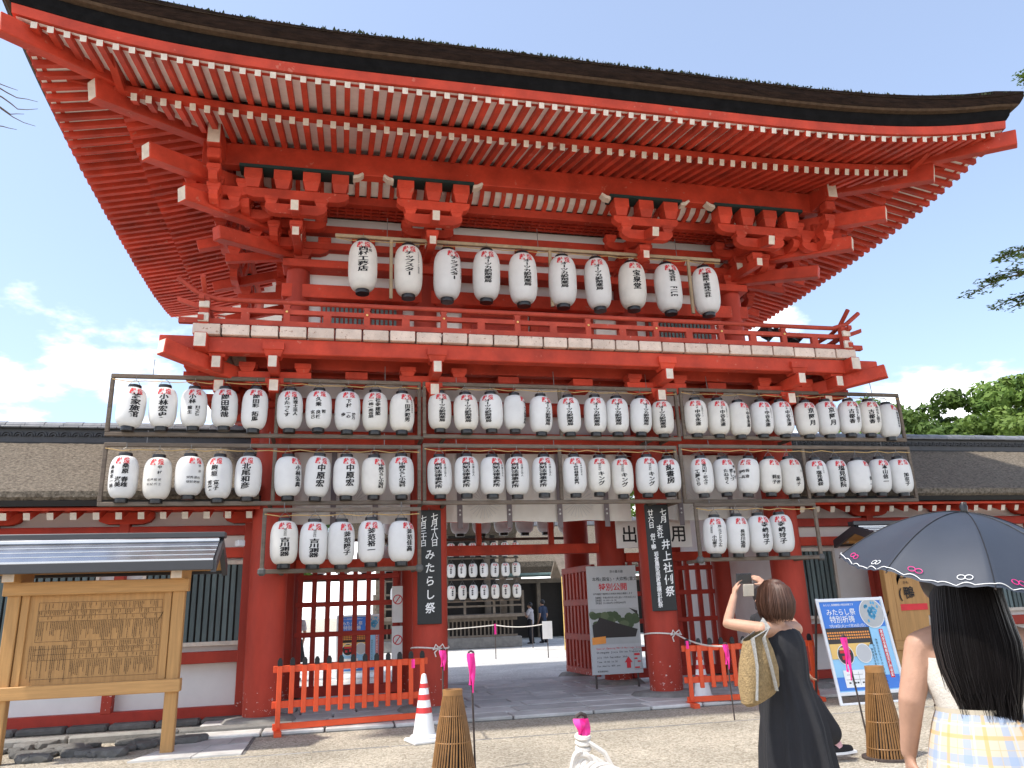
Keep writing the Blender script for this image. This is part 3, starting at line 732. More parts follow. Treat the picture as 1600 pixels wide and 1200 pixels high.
R1 = [(205, 637, [fit('柊家旅館', .05, .19, .62, .68)], .2, .06), (255, 637, [fit('小林宏史', -.02, .20, .56, .68)], .0, .0), (303, 638, [fit('小林', -.2, .2, .46, .28), fit('翔之佑', .22, .50, .30, .30), fit('龍生', -.36, .50, .30, .26)], .05, 0),
      (351, 638, [fit('岡田篤哉', 0, .20, .54, .68)], .0, 0), (398, 640, [fit('岡田彩', 0, .19, .46, .38), fit('拓馬', 0, .62, .46, .27)], .05, 0),
      (453, 641, [fit('りたっくす', -.28, .22, .44, .58), fit('税理士法人', .36, .20, .34, .56)], .05, 0), (498, 641, [fit('久乗', -.08, .22, .38, .30), fit('玄己', -.5, .58, .32, .26), fit('良枝', -.08, .58, .32, .26), fit('哲', .34, .56, .30, .12)], .05, 0),
      (543, 643, [fit('下村', -.02, .25, .36, .26), fit('綾乃', .4, .60, .26, .20), fit('一心', -.02, .57, .28, .20), fit('歩', -.42, .60, .30, .13)], .1, 0), (586, 644, [fit('社寺建築', .22, .20, .36, .52), fit('(株)奥谷組', -.32, .24, .36, .54)], .0, 0),
      (628, 645, [fit('田邊親男', .0, .34, .42, .52), fit('会長', -.02, .2, .2, .12), fit('葵祭行列保存会', .46, .2, .18, .4)], .45, 0),
      (687, 643, OT, .2, 0), (728, 645, OT, .15, 0), (767, 644, OT, -.25, 0), (804, 645, OT, .93, 0), (845, 648, OT, .62, 0),
      (889, 649, OT, .05, 0), (930, 649, OT, .12, .04), (964, 650, OT, .1, 0), (1001, 650, OT, .5, .05), (1035, 653, OT, .0, 0),
      (1087, 652, NK, .08, 0), (1122, 653, NK, .3, .04), (1155, 655, NK, .72, 0), (1190, 654, NK, .4, .03), (1222, 654, NK, .45, 0),
      (1260, 655, [fit('京阿月', 0, .22, .52, .62)], .5, 0), (1292, 654, [fit('京阿月', 0, .22, .52, .62)], .5, 0), (1327, 653, [fit('古都香', -.2, .3, .44, .50), fit('みたらし団子', .38, .18, .32, .60)], .45, .07),
      (1358, 653, [fit('古都香', -.2, .3, .44, .50), fit('みたらし団子', .38, .18, .32, .60)], .45, .07), (1388, 658, [fit('下鴨茶寮保存会', .05, .2, .26, .62)], .86, 0)]
R2 = [(193, 746, [fit('桑原', .25, .20, .40, .28), fit('春雄', .25, .52, .40, .28), fit('淑美', -.2, .52, .38, .28), fit('桑原家一同', -.72, .24, .28, .6)], -.18, .0), (246, 748, [fit('中村', .22, .20, .26, .30), fit('敦士', .28, .52, .20, .24), fit('智代', .0, .52, .20, .24), fit('基紀', -.26, .52, .20, .24), fit('成利', -.52, .52, .2, .24)], -.12, 0),
      (296, 744, [fit('南辰', .30, .20, .22, .30), fit('也映', .22, .52, .22, .24), fit('達敦', -.02, .52, .22, .24), fit('秀彰', -.28, .52, .22, .24), fit('栄信', -.52, .52, .22, .24)], .42, 0), (342, 747, [fit('駒垣', -.05, .22, .42, .34), fit('寛子', .14, .60, .36, .28), fit('芳実', -.36, .60, .36, .28)], -.32, 0), (388, 745, [fit('北尾和彦', 0, .20, .58, .70)], -.2, 0),
      (450, 745, [fit('小林弘典', 0, .24, .44, .62)], .72, 0), (496, 745, NA, .22, .06), (541, 745, NA, .25, 0), (584, 745, NH, .55, 0), (627, 744, NH, .02, 0),
      (687, 744, SO, .05, 0), (729, 743, SO, .15, 0), (769, 744, SO, .5, 0), (808, 744, SO, .0, 0), (850, 743, SO, .1, 0),
      (898, 743, [fit('十四世林喜右衛門', .0, .2, .34, .64), fit('能楽師後援会', .48, .18, .16, .4)], .15, 0), (936, 743, KI, .1, .03), (972, 745, KI, .1, 0), (1011, 743, KI, .3, .05), (1045, 744, [fit('糺書房', 0, .2, .58, .62)], .15, 0),
      (1097, 744, [fit('工藤さち', -.38, .34, .40, .52), fit('宮川町・花ふさ', .28, .19, .36, .66)], .0, 0), (1132, 744, [fit('たねきく', -.3, .34, .38, .50), fit('勝しづ', .22, .34, .36, .4), fit('菊ゆき', .62, .2, .3, .5)], .45, .0), (1169, 744, [fit('祐治', .2, .30, .30, .36), fit('吟兵', -.16, .32, .30, .36), fit('冴一', -.5, .34, .30, .36)], -.25, .09),
      (1203, 744, [fit('莉子', -.2, .5, .36, .32), fit('彩梅', .24, .5, .36, .32)], .55, .05), (1236, 745, [fit('晶子', .0, .55, .36, .30), fit('京一', .5, .3, .2, .4)], .55, .0),
      (1276, 745, [fit('塩見真桜', 0, .36, .42, .50), fit('百義', 0, .21, .22, .12), fit('京つけもの', .45, .18, .16, .3)], .25, 0), (1308, 745, [fit('塩見医院', 0, .20, .56, .70)], .5, 0), (1342, 745, [fit('信一', .0, .5, .36, .4)], .93, 0), (1375, 744, [fit('本山信一', 0, .2, .46, .62)], .5, .07), (1407, 744, [fit('加奈子', 0, .45, .40, .42)], .5, 0)]
R3L = [(444, 848, YO, .05, 0), (490, 849, YO, .05, 0), (533, 849, [fit('釜范陽子', .0, .24, .50, .60)], .45, 0), (580, 846, [fit('釜范裕一', 0, .20, .50, .64)], .02, .02), (627, 846, [fit('釜范佳高', 0, .22, .46, .60)], .62, 0)]
R3R = [(1117, 837, [fit('(株)エフアンドエフ小山', .34, .18, .30, .70), fit('代表取締役', -.36, .24, .18, .24), fit('小山都子', -.16, .52, .32, .36)], .12, .06), (1152, 836, [fit('長谷川紘哉', 0, .36, .38, .54)], .45, .05), (1187, 835, [fit('寺﨑玲子', 0, .2, .50, .66)], .5, .03), (1221, 834, [fit('寺﨑玲子', 0, .2, .50, .66)], .1, .0)]
ALLTXT = ''.join(c[0] for row in (TOP, R1, R2, R3L, R3R) for e in row for c in e[2])
ALLTXT += '獻燈賀茂御祖編年略譜御神木(鴨社)かも七月十八日三みたらし祭廿六末社井上例併下岩倉農家感謝豊穣祈願出口専用京の夏旅本殿国宝・大炊重文特別公開祈祷期間令和5年0123456789日〜()火水金土【】時料拝観大人円/小学生:～期日'
ALLTXT += 'Special Opening World Heritage Site Shimogamo Jinja Shrine Treasure and Main Hall July 10th September 30th Time Fee Adults 800 yen '
ALLTXT += '世界遺産賀茂御祖神社下鴨式で行われますおり事授与所家内安全無病息災健康を致しと申込くだいNO'
ALLTXT += 'abcdefghijklmnopqrstuvwxyzABCDEFGHIJKLMNOPQRSTUVWXYZ'+'神事を行われますので授与所で申込くだい特別祈祷を行い無病息災を祈願期間日日世界遺産下鴨神社の本殿を特別公開致します料時みたらし祭期間間の特別祈祷です'
load_glyphs(ALLTXT.replace(' ', ''))
ORD = ['first', 'second', 'third', 'fourth', 'fifth', 'sixth', 'seventh', 'eighth', 'ninth', 'tenth', 'eleventh', 'twelfth', 'thirteenth', 'fourteenth', 'fifteenth', 'sixteenth', 'seventeenth', 'eighteenth', 'nineteenth']+['twentieth']+['twenty-'+o for o in ('first', 'second', 'third', 'fourth', 'fifth', 'sixth', 'seventh', 'eighth', 'ninth')]+['thirtieth']
def row(data, Y, H, R, wording, group, bar):
    for i, (px, py, cols, off, tilt) in enumerate(data):
        p = onY(px, py, Y+random.uniform(-.02, .02)); old = random.random() < .2
        lantern(p, H*random.choice((1, .985, 1.015)), R, cols, off, wording % ORD[i], group, tilt, old, bar)
# ------------------------------------------------------------------ ground
def gravel_mat(name, c1, c2, sc):
    m = bpy.data.materials.new(name); m.use_nodes = True; t = m.node_tree; p = t.nodes['Principled BSDF']; l = t.links.new
    g = t.nodes.new('ShaderNodeNewGeometry'); v = t.nodes.new('ShaderNodeTexVoronoi'); v.inputs['Scale'].default_value = sc; l(g.outputs['Position'], v.inputs['Vector'])
    v2 = t.nodes.new('ShaderNodeTexVoronoi'); v2.inputs['Scale'].default_value = sc*2.3; l(g.outputs['Position'], v2.inputs['Vector'])
    ns = t.nodes.new('ShaderNodeTexNoise'); ns.inputs['Scale'].default_value = 0.9; ns.inputs['Detail'].default_value = 5; l(g.outputs['Position'], ns.inputs['Vector'])
    sp = t.nodes.new('ShaderNodeSeparateColor'); l(v.outputs['Color'], sp.inputs[0])
    mx = t.nodes.new('ShaderNodeMix'); mx.data_type = 'RGBA'; l(sp.outputs[0], mx.inputs[0]); mx.inputs[6].default_value = (*c1, 1); mx.inputs[7].default_value = (*c2, 1)
    mr = t.nodes.new('ShaderNodeMapRange'); mr.inputs[1].default_value = .3; mr.inputs[2].default_value = .7; mr.inputs[3].default_value = .78; mr.inputs[4].default_value = 1.12; l(ns.outputs[0], mr.inputs[0])
    mu = t.nodes.new('ShaderNodeMix'); mu.data_type = 'RGBA'; mu.blend_type = 'MULTIPLY'; mu.inputs[0].default_value = 1; l(mx.outputs[2], mu.inputs[6]); l(mr.outputs[0], mu.inputs[7])
    l(mu.outputs[2], p.inputs['Base Color']); p.inputs['Roughness'].default_value = .9; p.inputs['Specular IOR Level'].default_value = .2
    ad = t.nodes.new('ShaderNodeMath'); ad.operation = 'ADD'; l(v.outputs['Distance'], ad.inputs[0]); l(v2.outputs['Distance'], ad.inputs[1])
    b = t.nodes.new('ShaderNodeBump'); b.inputs['Strength'].default_value = .9; b.inputs['Distance'].default_value = .012; b.invert = True; l(ad.outputs[0], b.inputs['Height']); l(b.outputs[0], p.inputs['Normal'])
    return m
M['gravel'] = gravel_mat('sandy_gravel', (0.31, 0.268, 0.20), (0.63, 0.565, 0.455), 48)
M['gravelw'] = gravel_mat('white_court_gravel', (0.50, 0.485, 0.455), (0.78, 0.77, 0.74), 45)
mb = MB(); mb.grid([[V((x, y, 0)) for y in (-60, -5, 0, 5, 10, 20, 40, 300)] for x in (-300, -20, -5, 0, 5, 10, 20, 300)])
mb.build('ground', 'gravel', kind='structure')
MB().grid([[V((x, y, .004)) for y in (16.75, 25, 60)] for x in (-30, 0, 10, 40)]).build('courtyard_gravel', 'gravelw', kind='structure')
# paving under the gate: every slab its own stone
pv = MB().box((XC, 13.8, -.022), (10.4, 5.7, .05)).build('gate_paving', 'stonedark', kind='structure')
y = 10.95
while y < 16.3:
    d = random.uniform(.42, .62); x = -1.95+random.uniform(0, .4)
    while x < 8.3:
        wv = random.uniform(.55, 1.15); h = random.uniform(-.003, .004)
        MB().box((x+wv/2, y+d/2, .025+h), (wv-.022, d-.022, .05), bev=.012).build('paving_slab', 'slab', pv); x += wv
    y += d
kb = MB().box((3.0, 9.52, -.024), (14, .06, .05)).build('edging_strip', 'gravel', kind='structure')
x = -1.4
while x < 9.5:
    wv = random.uniform(.7, 1.2); MB().box((x+wv/2, 9.52, -.005), (wv-.01, .05, .020+random.uniform(-.003, .004)), bev=.008).build('edging_stone', 'stone', kb); x += wv
ap = MB().box((-1.4, 10.8, -.022), (.9, 2.2, .05)).build('stone_apron', 'stonedark', kind='structure')
for y0, y1, cuts in ((9.68, 10.42, (.55,)), (10.43, 11.18, (.35, .75)), (11.19, 11.95, (.6,))):
    ed = [0.0]+list(cuts)+[1.0]
    for a, b in zip(ed[:-1], ed[1:]):
        xl = lambda y, u: (-2.15+(y-9.68)*.30)*(1-u)+(-.98)*u
        zt = random.uniform(.014, .022)
        MB().prism([(xl(y0, a)+.006, y0+.006), (xl(y0, b)-.006, y0+.006), (xl(y1, b)-.006, y1-.006), (xl(y1, a)+.006, y1-.006)], lambda p, q, t_: (p, q, t_), -.03, zt).build('apron_stone', 'slab', ap)
# loose pebbles and a few fallen leaves lying on the gravel
mb = MB(); rp_ = random.Random(12)
for i in range(5200):
    y = 3.2+7.4*rp_.random()**1.25; x = rp_.uniform(-.45*y-.4, .95*y+.6); s = rp_.choice((.006, .008, .011, .016))*rp_.uniform(.8, 1.3); a = rp_.uniform(0, 3); c, q = cos(a)*s, sin(a)*s
    mb.add([(x+c, y+q, .001), (x-q*.8, y+c*.8, .001), (x-c, y-q, .001), (x+q*.8, y-c*.8, .001), (x+c*.2, y+q*.2, s*.75)], [(0, 1, 4), (1, 2, 4), (2, 3, 4), (3, 0, 4)])
mb.build('loose_pebbles', 'gravel', kind='stuff')
def rock_mesh(k):
    bm = bmesh.new(); bmesh.ops.create_icosphere(bm, subdivisions=2, radius=.5); r = random.Random(k)
    for v in bm.verts:
        v.co *= 1+.22*sin(v.co.x*5+k)+.16*sin(v.co.y*6+2*k)+r.uniform(-.07, .07); v.co.z = max(min(v.co.z, .30), -.4)
    me = bpy.data.meshes.new('rock'); bm.to_mesh(me); bm.free(); me.materials.append(M['stonedark']); return me
rocks = [rock_mesh(k) for k in range(5)]
gut = MB().box((-4.6, 10.95, -.03), (5.6, 1.5, .05)).build('rock_gutter', 'stonedark', kind='structure')
for i in range(95):
    y = random.uniform(10.25, 11.25); x = random.uniform(-6.4, -2.0+(y-10.2)*.35); s = random.uniform(.16, .40)
    put('rock', rocks[i % 5], gut, mw=Matrix.Translation((x, y, .03)) @ Matrix.Rotation(random.uniform(0, 6), 4, 'Z') @ Matrix.Diagonal((s, s*random.uniform(.6, 1), s*.5, 1)))
kerb = MB().box((-4.6, 11.62, .02), (6.2, .40, .10), bev=.01).build('stone_ledge', 'stone', kind='structure')
x = -7.6
while x < -1.7:
    wv = random.uniform(.8, 1.5); MB().box((x+wv/2, 11.42, .03), (wv-.015, .16, .15+random.uniform(-.01, .015)), bev=.025).build('kerb_stone', 'stone', kerb); x += wv
kr = MB().box((13.2, 11.75, .02), (10.5, .5, .10), bev=.01).build('stone_ledge', 'stone', kind='structure')

# ------------------------------------------------------------------ corridors either side
def corridor(sg, ln, label, wins):
    X = (lambda d: -1.0-d) if sg < 0 else (lambda d: 7.5+d)
    t = thing('corridor_building', label, 'building', (X(ln/2), 13.6, 0), group='corridors beside the gate')
    def B(name, d0, d1, y, z, dy, dz, m, bev=.008): return bx(name, ((X(d0)+X(d1))/2, y, z), (abs(d1-d0), dy, dz), m, t, bev)
    B('wall', .2, ln, 12.36, 1.55, .08, 2.9, 'plaster', 0)
    B('sill_beam', .2, ln, 12.26, .13, .20, .17, 'darkred'); B('waist_beam', .2, ln, 12.26, .88, .18, .16, 'redcol'); B('head_beam', .2, ln, 12.26, 2.36, .18, .15, 'red')
    B('upper_beam', .2, ln, 12.26, 2.69, .18, .14, 'darkred'); B('wall_plate', .2, ln, 12.24, 3.06, .2, .16, 'red')
    d = .36
    while d < ln:
        B('post', d-.07, d+.07, 12.23, 1.55, .16, 2.7, 'redcol')
        o = V((X(d), 12.2, 2.88)); put('bracket_arm', arm_mesh(.8, .12, .17), t, mw=Matrix.Translation(o)); d += 1.8
    for a, b in wins:
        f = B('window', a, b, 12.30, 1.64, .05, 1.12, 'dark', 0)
        for q0, q1, z, h in ((a-.05, b+.05, 2.215, .06), (a-.05, b+.05, 1.065, .06)):
            bx('window_frame', ((X(q0)+X(q1))/2, 12.26, z), (abs(q1-q0), .10, h), 'endw', f, .004)
        for q in (a-.03, b+.03): bx('window_frame', (X(q), 12.262, 1.64), (.05, .09, 1.08), 'endw', f, .004)
        k = int((b-a)/.092)
        for i in range(k):
            put('window_slat', cached('wslat', lambda: MB().box((0, 0, 0), (.062, .035, 1.09)).mesh('window_slat', 'slat')), f, mw=Matrix.Translation((X(a+.05+i*(b-a-.1)/(k-1)), 12.245+random.uniform(-.006, .006), 1.64)))
    n = int(ln/.295)
    rm = cached('crafter', lambda: raft_mesh('rafter'))
    for i in range(n):
        p0 = V((X(.3+i*.295), 11.42, 2.83)); p1 = V((X(.3+i*.295), 12.6, 3.30)); y = p1-p0; L_ = y.length; y.normalize(); x = V((1, 0, 0)); z = x.cross(y)
        put('rafter', rm, t, mw=frame_mat(p0, x*.085, y*L_, z*.10))
    xs = sorted((X(0.15), X(ln)))
    MB().prism([(11.36, 2.90), (12.6, 3.38), (12.6, 3.42), (11.36, 2.94)], lambda a, b, q: (q, a, b), *xs).build('soffit_board', 'red', t)
    MB().prism([(11.24, 2.945), (12.0, 3.20), (12.0, 3.3), (11.20, 3.02)], lambda a, b, q: (q, a, b), *xs).build('eave_underlayer', 'black', t)
    rows = []; nx = 150
    for i in range(nx+1):
        x = xs[0]+(xs[1]-xs[0])*i/nx; r = []
        for yy, zz in ((11.21, 3.022), (11.16, 3.06), (11.16, 3.14), (11.24, 3.19), (11.4, 3.257), (11.55, 3.32), (11.7, 3.386), (11.85, 3.453), (12.0, 3.522), (12.15, 3.59), (12.3, 3.66), (12.45, 3.733), (12.6, 3.806), (12.8, 3.903), (13.0, 4.0), (13.2, 4.1), (13.38, 4.19), (13.56, 4.28), (14.2, 4.28), (16.3, 3.1), (16.2, 2.95)):
            r.append(V((x, yy, zz+random.uniform(-.007, .007)))) 
        rows.append(r)
    MB().grid(rows).build('bark_roof', 'thatchtop', t, True)
    B('rear_wall', .2, ln, 15.2, 1.5, .08, 3.2, 'plaster', 0)
    # tiled ridge
    B('ridge_core', .1, ln, 13.9, 4.40, .46, .36, 'tiledark', 0); B('ridge_band', .1, ln, 13.72, 4.29, .20, .05, 'black', 0)
    tm = cached('flat_tile', lambda: MB().box((0, 0, 0), (.292, .26, .03), bev=.006).mesh('ridge_tile', 'tile'))
    def cap():
        mb = MB(); pr = [(.17*cos(a), .11*sin(a)) for a in [pi*i/8 for i in range(9)]]; mb.prism(pr, lambda a, b, q: (q, a, b), -.146, .146); return mb.mesh('cap_tile', 'tile')
    def wave():
        mb = MB()
        for r0, r1 in ((.085, .066), (.048, .03)):
            pr = [(r0*cos(a), r0*sin(a)) for a in [pi*i/8 for i in range(9)]]+[(r1*cos(a), r1*sin(a)) for a in [pi*i/8 for i in range(8, -1, -1)]]
            mb.prism(pr, lambda a, b, q: (a, q, b), -.02, .02)
        return mb.mesh('wave_tile', 'tiledark')
    cm, wm = cached('capt', cap), cached('wavet', wave)
    for i in range(int(ln/.3)):
        xx = X(.25+i*.3)
        put('ridge_tile', tm, t, mw=Matrix.Translation((xx, 13.66, 4.255)) @ Matrix.Rotation(radians(16), 4, 'X'))
        put('cap_tile', cm, t, mw=Matrix.Translation((xx, 13.9, 4.60+.006*(i % 2))))
        put('ridge_tile', tm, t, mw=Matrix.Translation((xx, 13.70, 4.585)) @ Matrix.Rotation(radians(10), 4, 'X'))
    for i in range(int(ln/.18)): put('wave_tile', wm, t, mw=Matrix.Translation((X(.2+i*.18), 13.655, 4.42+.05*(i % 2)*0)))
    x = .3
    while x < ln:
        wv = random.uniform(.35, .65); MB().box((X(x+wv/2), 12.12, .035), (wv-.02, .36, .10), bev=.03).build('foundation_stone', 'stonedark', t); x += wv
    t.location.y += .55; t.scale = (1, 1, 1.025)
    MB().lathe([(.05, -.25), (.06, -.1), (.13, .0), (.14, .10), (.12, .10)], 16, (X(.18), 12.9, 4.05)).build('gutter_hopper', 'copper', t, True)
    return t
corridor(-1, 7.0, 'corridor wing with sunlit bark roof running behind the tall wooden notice board', [(.42, 1.80), (2.5, 3.78), (4.1, 5.5)])
corr2 = corridor(1, 10.5, 'shaded bark-roofed corridor wing behind the blue poster stand and parasol', [(.45, 1.30), (4.15, 5.6), (6.0, 7.4), (7.8, 9.3)])
for i in range(4): bx('wall_stripe', (7.5+1.62+i*.17, 12.225, 1.62), (.075, .03, 1.1), 'redcol', corr2, 0)
bx('security_light', (-1.42, 12.12, 2.50), (.11, .12, .09), 'alu', bpy.data.objects['corridor_building'], .01, .5)

# ------------------------------------------------------------------ roofed notice boards
def notice_board(name, label, xa, xb, Y, z0, z1, zr, ov=.45, rw=.62):
    t = thing(name, label, 'notice board', ((xa+xb)/2, Y, 0))
    for x in (xa, xb): bx('post', (x, Y, z1/2+.02), (.135, .12, z1+.06), 'wood', t, .008)
    bx('bottom_rail', ((xa+xb)/2, Y-.04, z0-.07), (xb-xa+.20, .14, .14), 'woodh', t, .008)
    bx('top_rail', ((xa+xb)/2, Y-.04, z1+.07), (xb-xa+.22, .14, .15), 'woodh', t, .008)
    bx('panel', ((xa+xb)/2, Y+.01, (z0+z1)/2), (xb-xa-.10, .04, z1-z0), 'wood', t, 0)
    for x in (xa+.12, xb-.12): bx('panel_stile', (x, Y-.025, (z0+z1)/2), (.08, .03, z1-z0), 'wood', t, .004)
    ze = z1+.17
    for x in (xa, xb):
        MB().beam((x, Y-rw+.16, ze+.03), (x, Y+rw-.16, ze+.03), .13, .13, 0, 1, bev=.006).build('cross_arm', ['woodh', 'endw'], t)
    for yy in (Y-rw+.12, Y+rw-.12): MB().beam((xa-ov+.12, yy, ze+.12), (xb+ov-.12, yy, ze+.12), .08, .07, 0, 1, bev=.004).build('eave_pole', ['woodh', 'endw'], t)
    k = 5
    for sy in (-1, 1):
        MB().prism([(Y+sy*rw, ze+.08), (Y, zr-.12), (Y, zr-.08), (Y+sy*rw, ze+.12)], lambda a, b, q: (q, a, b), xa-ov, xb+ov).build('roof_board', 'woodh', t)
        for i in range(k):
            u0, u1 = i/k, (i+1.12)/k; ya, yb = Y+sy*(rw+.03)*(1-u0), Y+sy*(rw+.03)*(1-min(u1, 1)); za, zb = ze+.145+(zr-ze-.18)*u0, ze+.145+(zr-ze-.18)*min(u1, 1)
            MB().prism([(ya, za), (yb, zb), (yb, zb+.022), (ya, za+.03)], lambda a, b, q: (q, a, b), xa-ov-.02+.0*i, xb+ov+.02).build('roof_sheet', 'metalroof', t)
        MB().beam((xa-ov-.03, Y+sy*(rw+.02), ze+.10), (xb+ov+.03, Y+sy*(rw+.02), ze+.10), .05, .11, bev=.006).build('eave_fascia', 'sheetdark', t)
        for x in (xa-ov-.03, xb+ov+.03): MB().prism([(Y+sy*(rw+.02), ze+.02), (Y, zr-.14), (Y, zr-.02), (Y+sy*(rw+.02), ze+.15)], lambda a, b, q: (x+q, a, b), -.03, .03).build('barge_board', 'sheetdark', t)
    bx('ridge_cap', ((xa+xb)/2, Y, zr+.015), (xb-xa+2*ov+.16, .17, .07), 'sheetdark', t, .01)
    bx('ridge_cap', ((xa+xb)/2, Y, zr-.05), (xb-xa+2*ov+.04, .24, .05), 'metalroof', t, .01)
    return t
nbL = notice_board('roofed_notice_board', 'honey-wood notice board of tiny black writing under a dark sheet roof', -3.60, -1.84, 10.16, .80, 1.78, 2.42, .40, .46)
# printed writing on it: a title, ruled rows and columns of tiny characters
fnL = lambda u, v: (u, 10.138, v)
ps = [rect(-3.34+i*0, z, -2.02, z+.003) for i, z in enumerate((1.69, 1.60, 1.54, 1.48, 1.26, 1.18, 1.12, 1.06, .86))]
ps += [rect(x, a, x+.003, 1.69) for x, a in ((-3.34, 1.26), (-2.02, .86), (-2.95, .86))]
for z0, z1, x0, x1, dn in ((1.61, 1.68, -3.33, -2.04, .6), (1.55, 1.595, -3.33, -2.04, .6), (1.49, 1.535, -3.33, -2.04, .45), (1.27, 1.475, -3.33, -2.04, .9), (1.19, 1.25, -2.94, -2.04, .7), (1.125, 1.175, -2.94, -2.04, .7), (1.07, 1.11, -2.94, -2.04, .5), (.88, 1.05, -2.94, -2.04, .9), (.84, 1.22, -3.40, -2.98, .65)):
    x = x0
    while x < x1:
        if random.random() < dn:
            z = z1; ze = z0+(z1-z0)*random.choice((0, .1, .3, .6))
            while z > ze: h = random.uniform(.006, .012); ps.append(rect(x, z-h, x+random.uniform(.004, .007), z)); z -= h*.8+.005
        x += .019
flat('printed_table', ps, 'ink', nbL, fnL)
flat('board_title', [column('賀茂御祖編年略譜', -1.975, 1.70, .042, 1.12)], 'ink', nbL, fnL)
nbR = notice_board('roofed_notice_board', 'wooden signboard with large brush characters and a red bar beside the parasol', 8.82, 10.5, 11.45, .72, 2.05, 2.58, .42, .55)
fnR = lambda u, v: (u, 11.428, v)
flat('board_writing', [column('御神木', 9.16, 1.93, .25, 1.0)[0:2], line('御', 9.02, 1.80, .24, wgt=1), line('神', 9.30, 1.80, .24, wgt=1), line('(鴨', 8.97, 1.46, .21, wgt=1)][1:], 'ink', nbR, fnR)
flat('board_ruby', [line('かも', 9.10, 1.62, .06)], 'ink', nbR, fnR); flat('red_bar', [rect(8.98, 1.18, 9.5, 1.28)], 'redink', nbR, fnR)
def lframe(label, tl, tr, bl, br, ups, Y, hang, stays=(), taped=False, cable=True, light=False, nb=0):
    """rectangular timber frame given by its photo corners on the plane Y; ups = fractions of intermediate uprights; hang = z its wires reach"""
    a, b, c, d = onY(*tl, Y), onY(*tr, Y), onY(*bl, Y), onY(*br, Y)
    z1 = (a.z+b.z)/2; z0 = (c.z+d.z)/2; x0 = (a.x+c.x)/2; x1 = (b.x+d.x)/2
    t = thing('lantern_frame', label, 'frame', ((x0+x1)/2, Y, z0), group='timber lantern frames')
    m = 'polelight' if light else 'pole'
    bx('top_rail', ((x0+x1)/2, Y, z1), (x1-x0+.05, .055, .06), m, t, .008)
    if not light: bx('bottom_rail', ((x0+x1)/2, Y, z0), (x1-x0+.05, .055, .06), m, t, .008)
    for u in (() if light else (0, 1))+tuple(ups):
        x = x0+(x1-x0)*u; bx('upright', (x, Y-.004, (z0+z1)/2), (.055, .05, z1-z0-.06 if not light else z1-z0+.06), m, t, .008)
    for u in (.12, .88)+((.5,) if x1-x0 > 3 else ()):
        x = x0+(x1-x0)*u; MB().tube([(x, Y, z1), (x, Y+.02, hang)], .006, 5).build('suspension_wire', 'wire', t)
    for x in stays: MB().beam((x, Y, z0), (x, 12.02, z0), .05, .05, bev=.006).build('stay', m, t)
    if taped:
        for x in (x0, x1): bx('taped_joint', (x, Y, z0), (.11, .10, .11), 'joint', t, .03)
    if cable:
        n = max(8, int((x1-x0)/.21)); pts = [(x0+(x1-x0)*i/n, Y-.03, z1-.055-.035*abs(sin(i*1.3))) for i in range(n+1)]
        MB().tube(pts, .007, 5).build('lamp_cable', 'cable', t)
    return t
F1, F2 = 11.50, 11.50
for k, (xl, xr, yl, yr, um) in enumerate(((178, 655, 587, 600, .52), (663, 1058, 600, 610, .52), (1066, 1402, 610, 617, .52))):
    who = ('over the wooden notice board', 'across the middle of the gate', 'towards the wooded hill')[k]
    lframe('upper of two timber lantern frames '+who, (xl, yl), (xr, yr), (xl-12 if k == 0 else xl, 679 if k == 0 else 682), (xr+(11 if k == 2 else 0), 683 if k == 0 else (686 if k == 1 else 689)), (um,), F1, 5.11, ((-1.0, 1.2), (1.55, 4.95), (5.3, 7.5))[k])
    lframe('lower of two timber lantern frames '+who, (xl-9 if k == 0 else xl, 696+k), (xr+(16 if k == 2 else 0), 698+k), (xl-26 if k == 0 else xl, 788-2*k), (xr+(30 if k == 2 else 0), 785-2*k), (um,), F2, 4.05, ((-1.0, 1.2), (1.55, 4.95), (5.3, 7.5))[k])
lframe('small tape-jointed lantern frame above the picket barrier by the traffic cone', (413, 796), (655, 797), (410, 895), (655, 886), (), 11.32, 2.99, (-.8, 1.1), True)
lframe('small tape-jointed lantern frame above the woman taking a photograph', (1085, 791), (1270, 786), (1096, 876), (1284, 869), (), 11.32, 2.99, (5.6, 7.5), True)
tf = lframe('long pale timber bar carrying the large lanterns of the upper storey', (525, 362), (1128, 413), (525, 460), (1128, 490), (.13, .53, .91), 11.75, 7.8, light=True)
row(TOP, 11.72, .87, .238, 'large white lantern before the upper storey, %s from the corner above the notice board', 'large lanterns of the upper storey', None)
row(R1, 11.46, .57, .188, 'white paper lantern, top tier of the long frames, %s from the notice board end', 'lanterns on the long frames', None)
row(R2, 11.46, .57, .188, 'white paper lantern, second tier of the long frames, %s from the notice board end', 'lanterns on the long frames', None)
row(R3L, 11.28, .59, .196, 'white paper lantern low above the picket barrier and cone, %s from the notice board', 'lanterns on the small frames', None)
row(R3R, 11.28, .57, .188, 'white paper lantern low above the photographing woman, %s from the black hanging board', 'lanterns on the small frames', None)

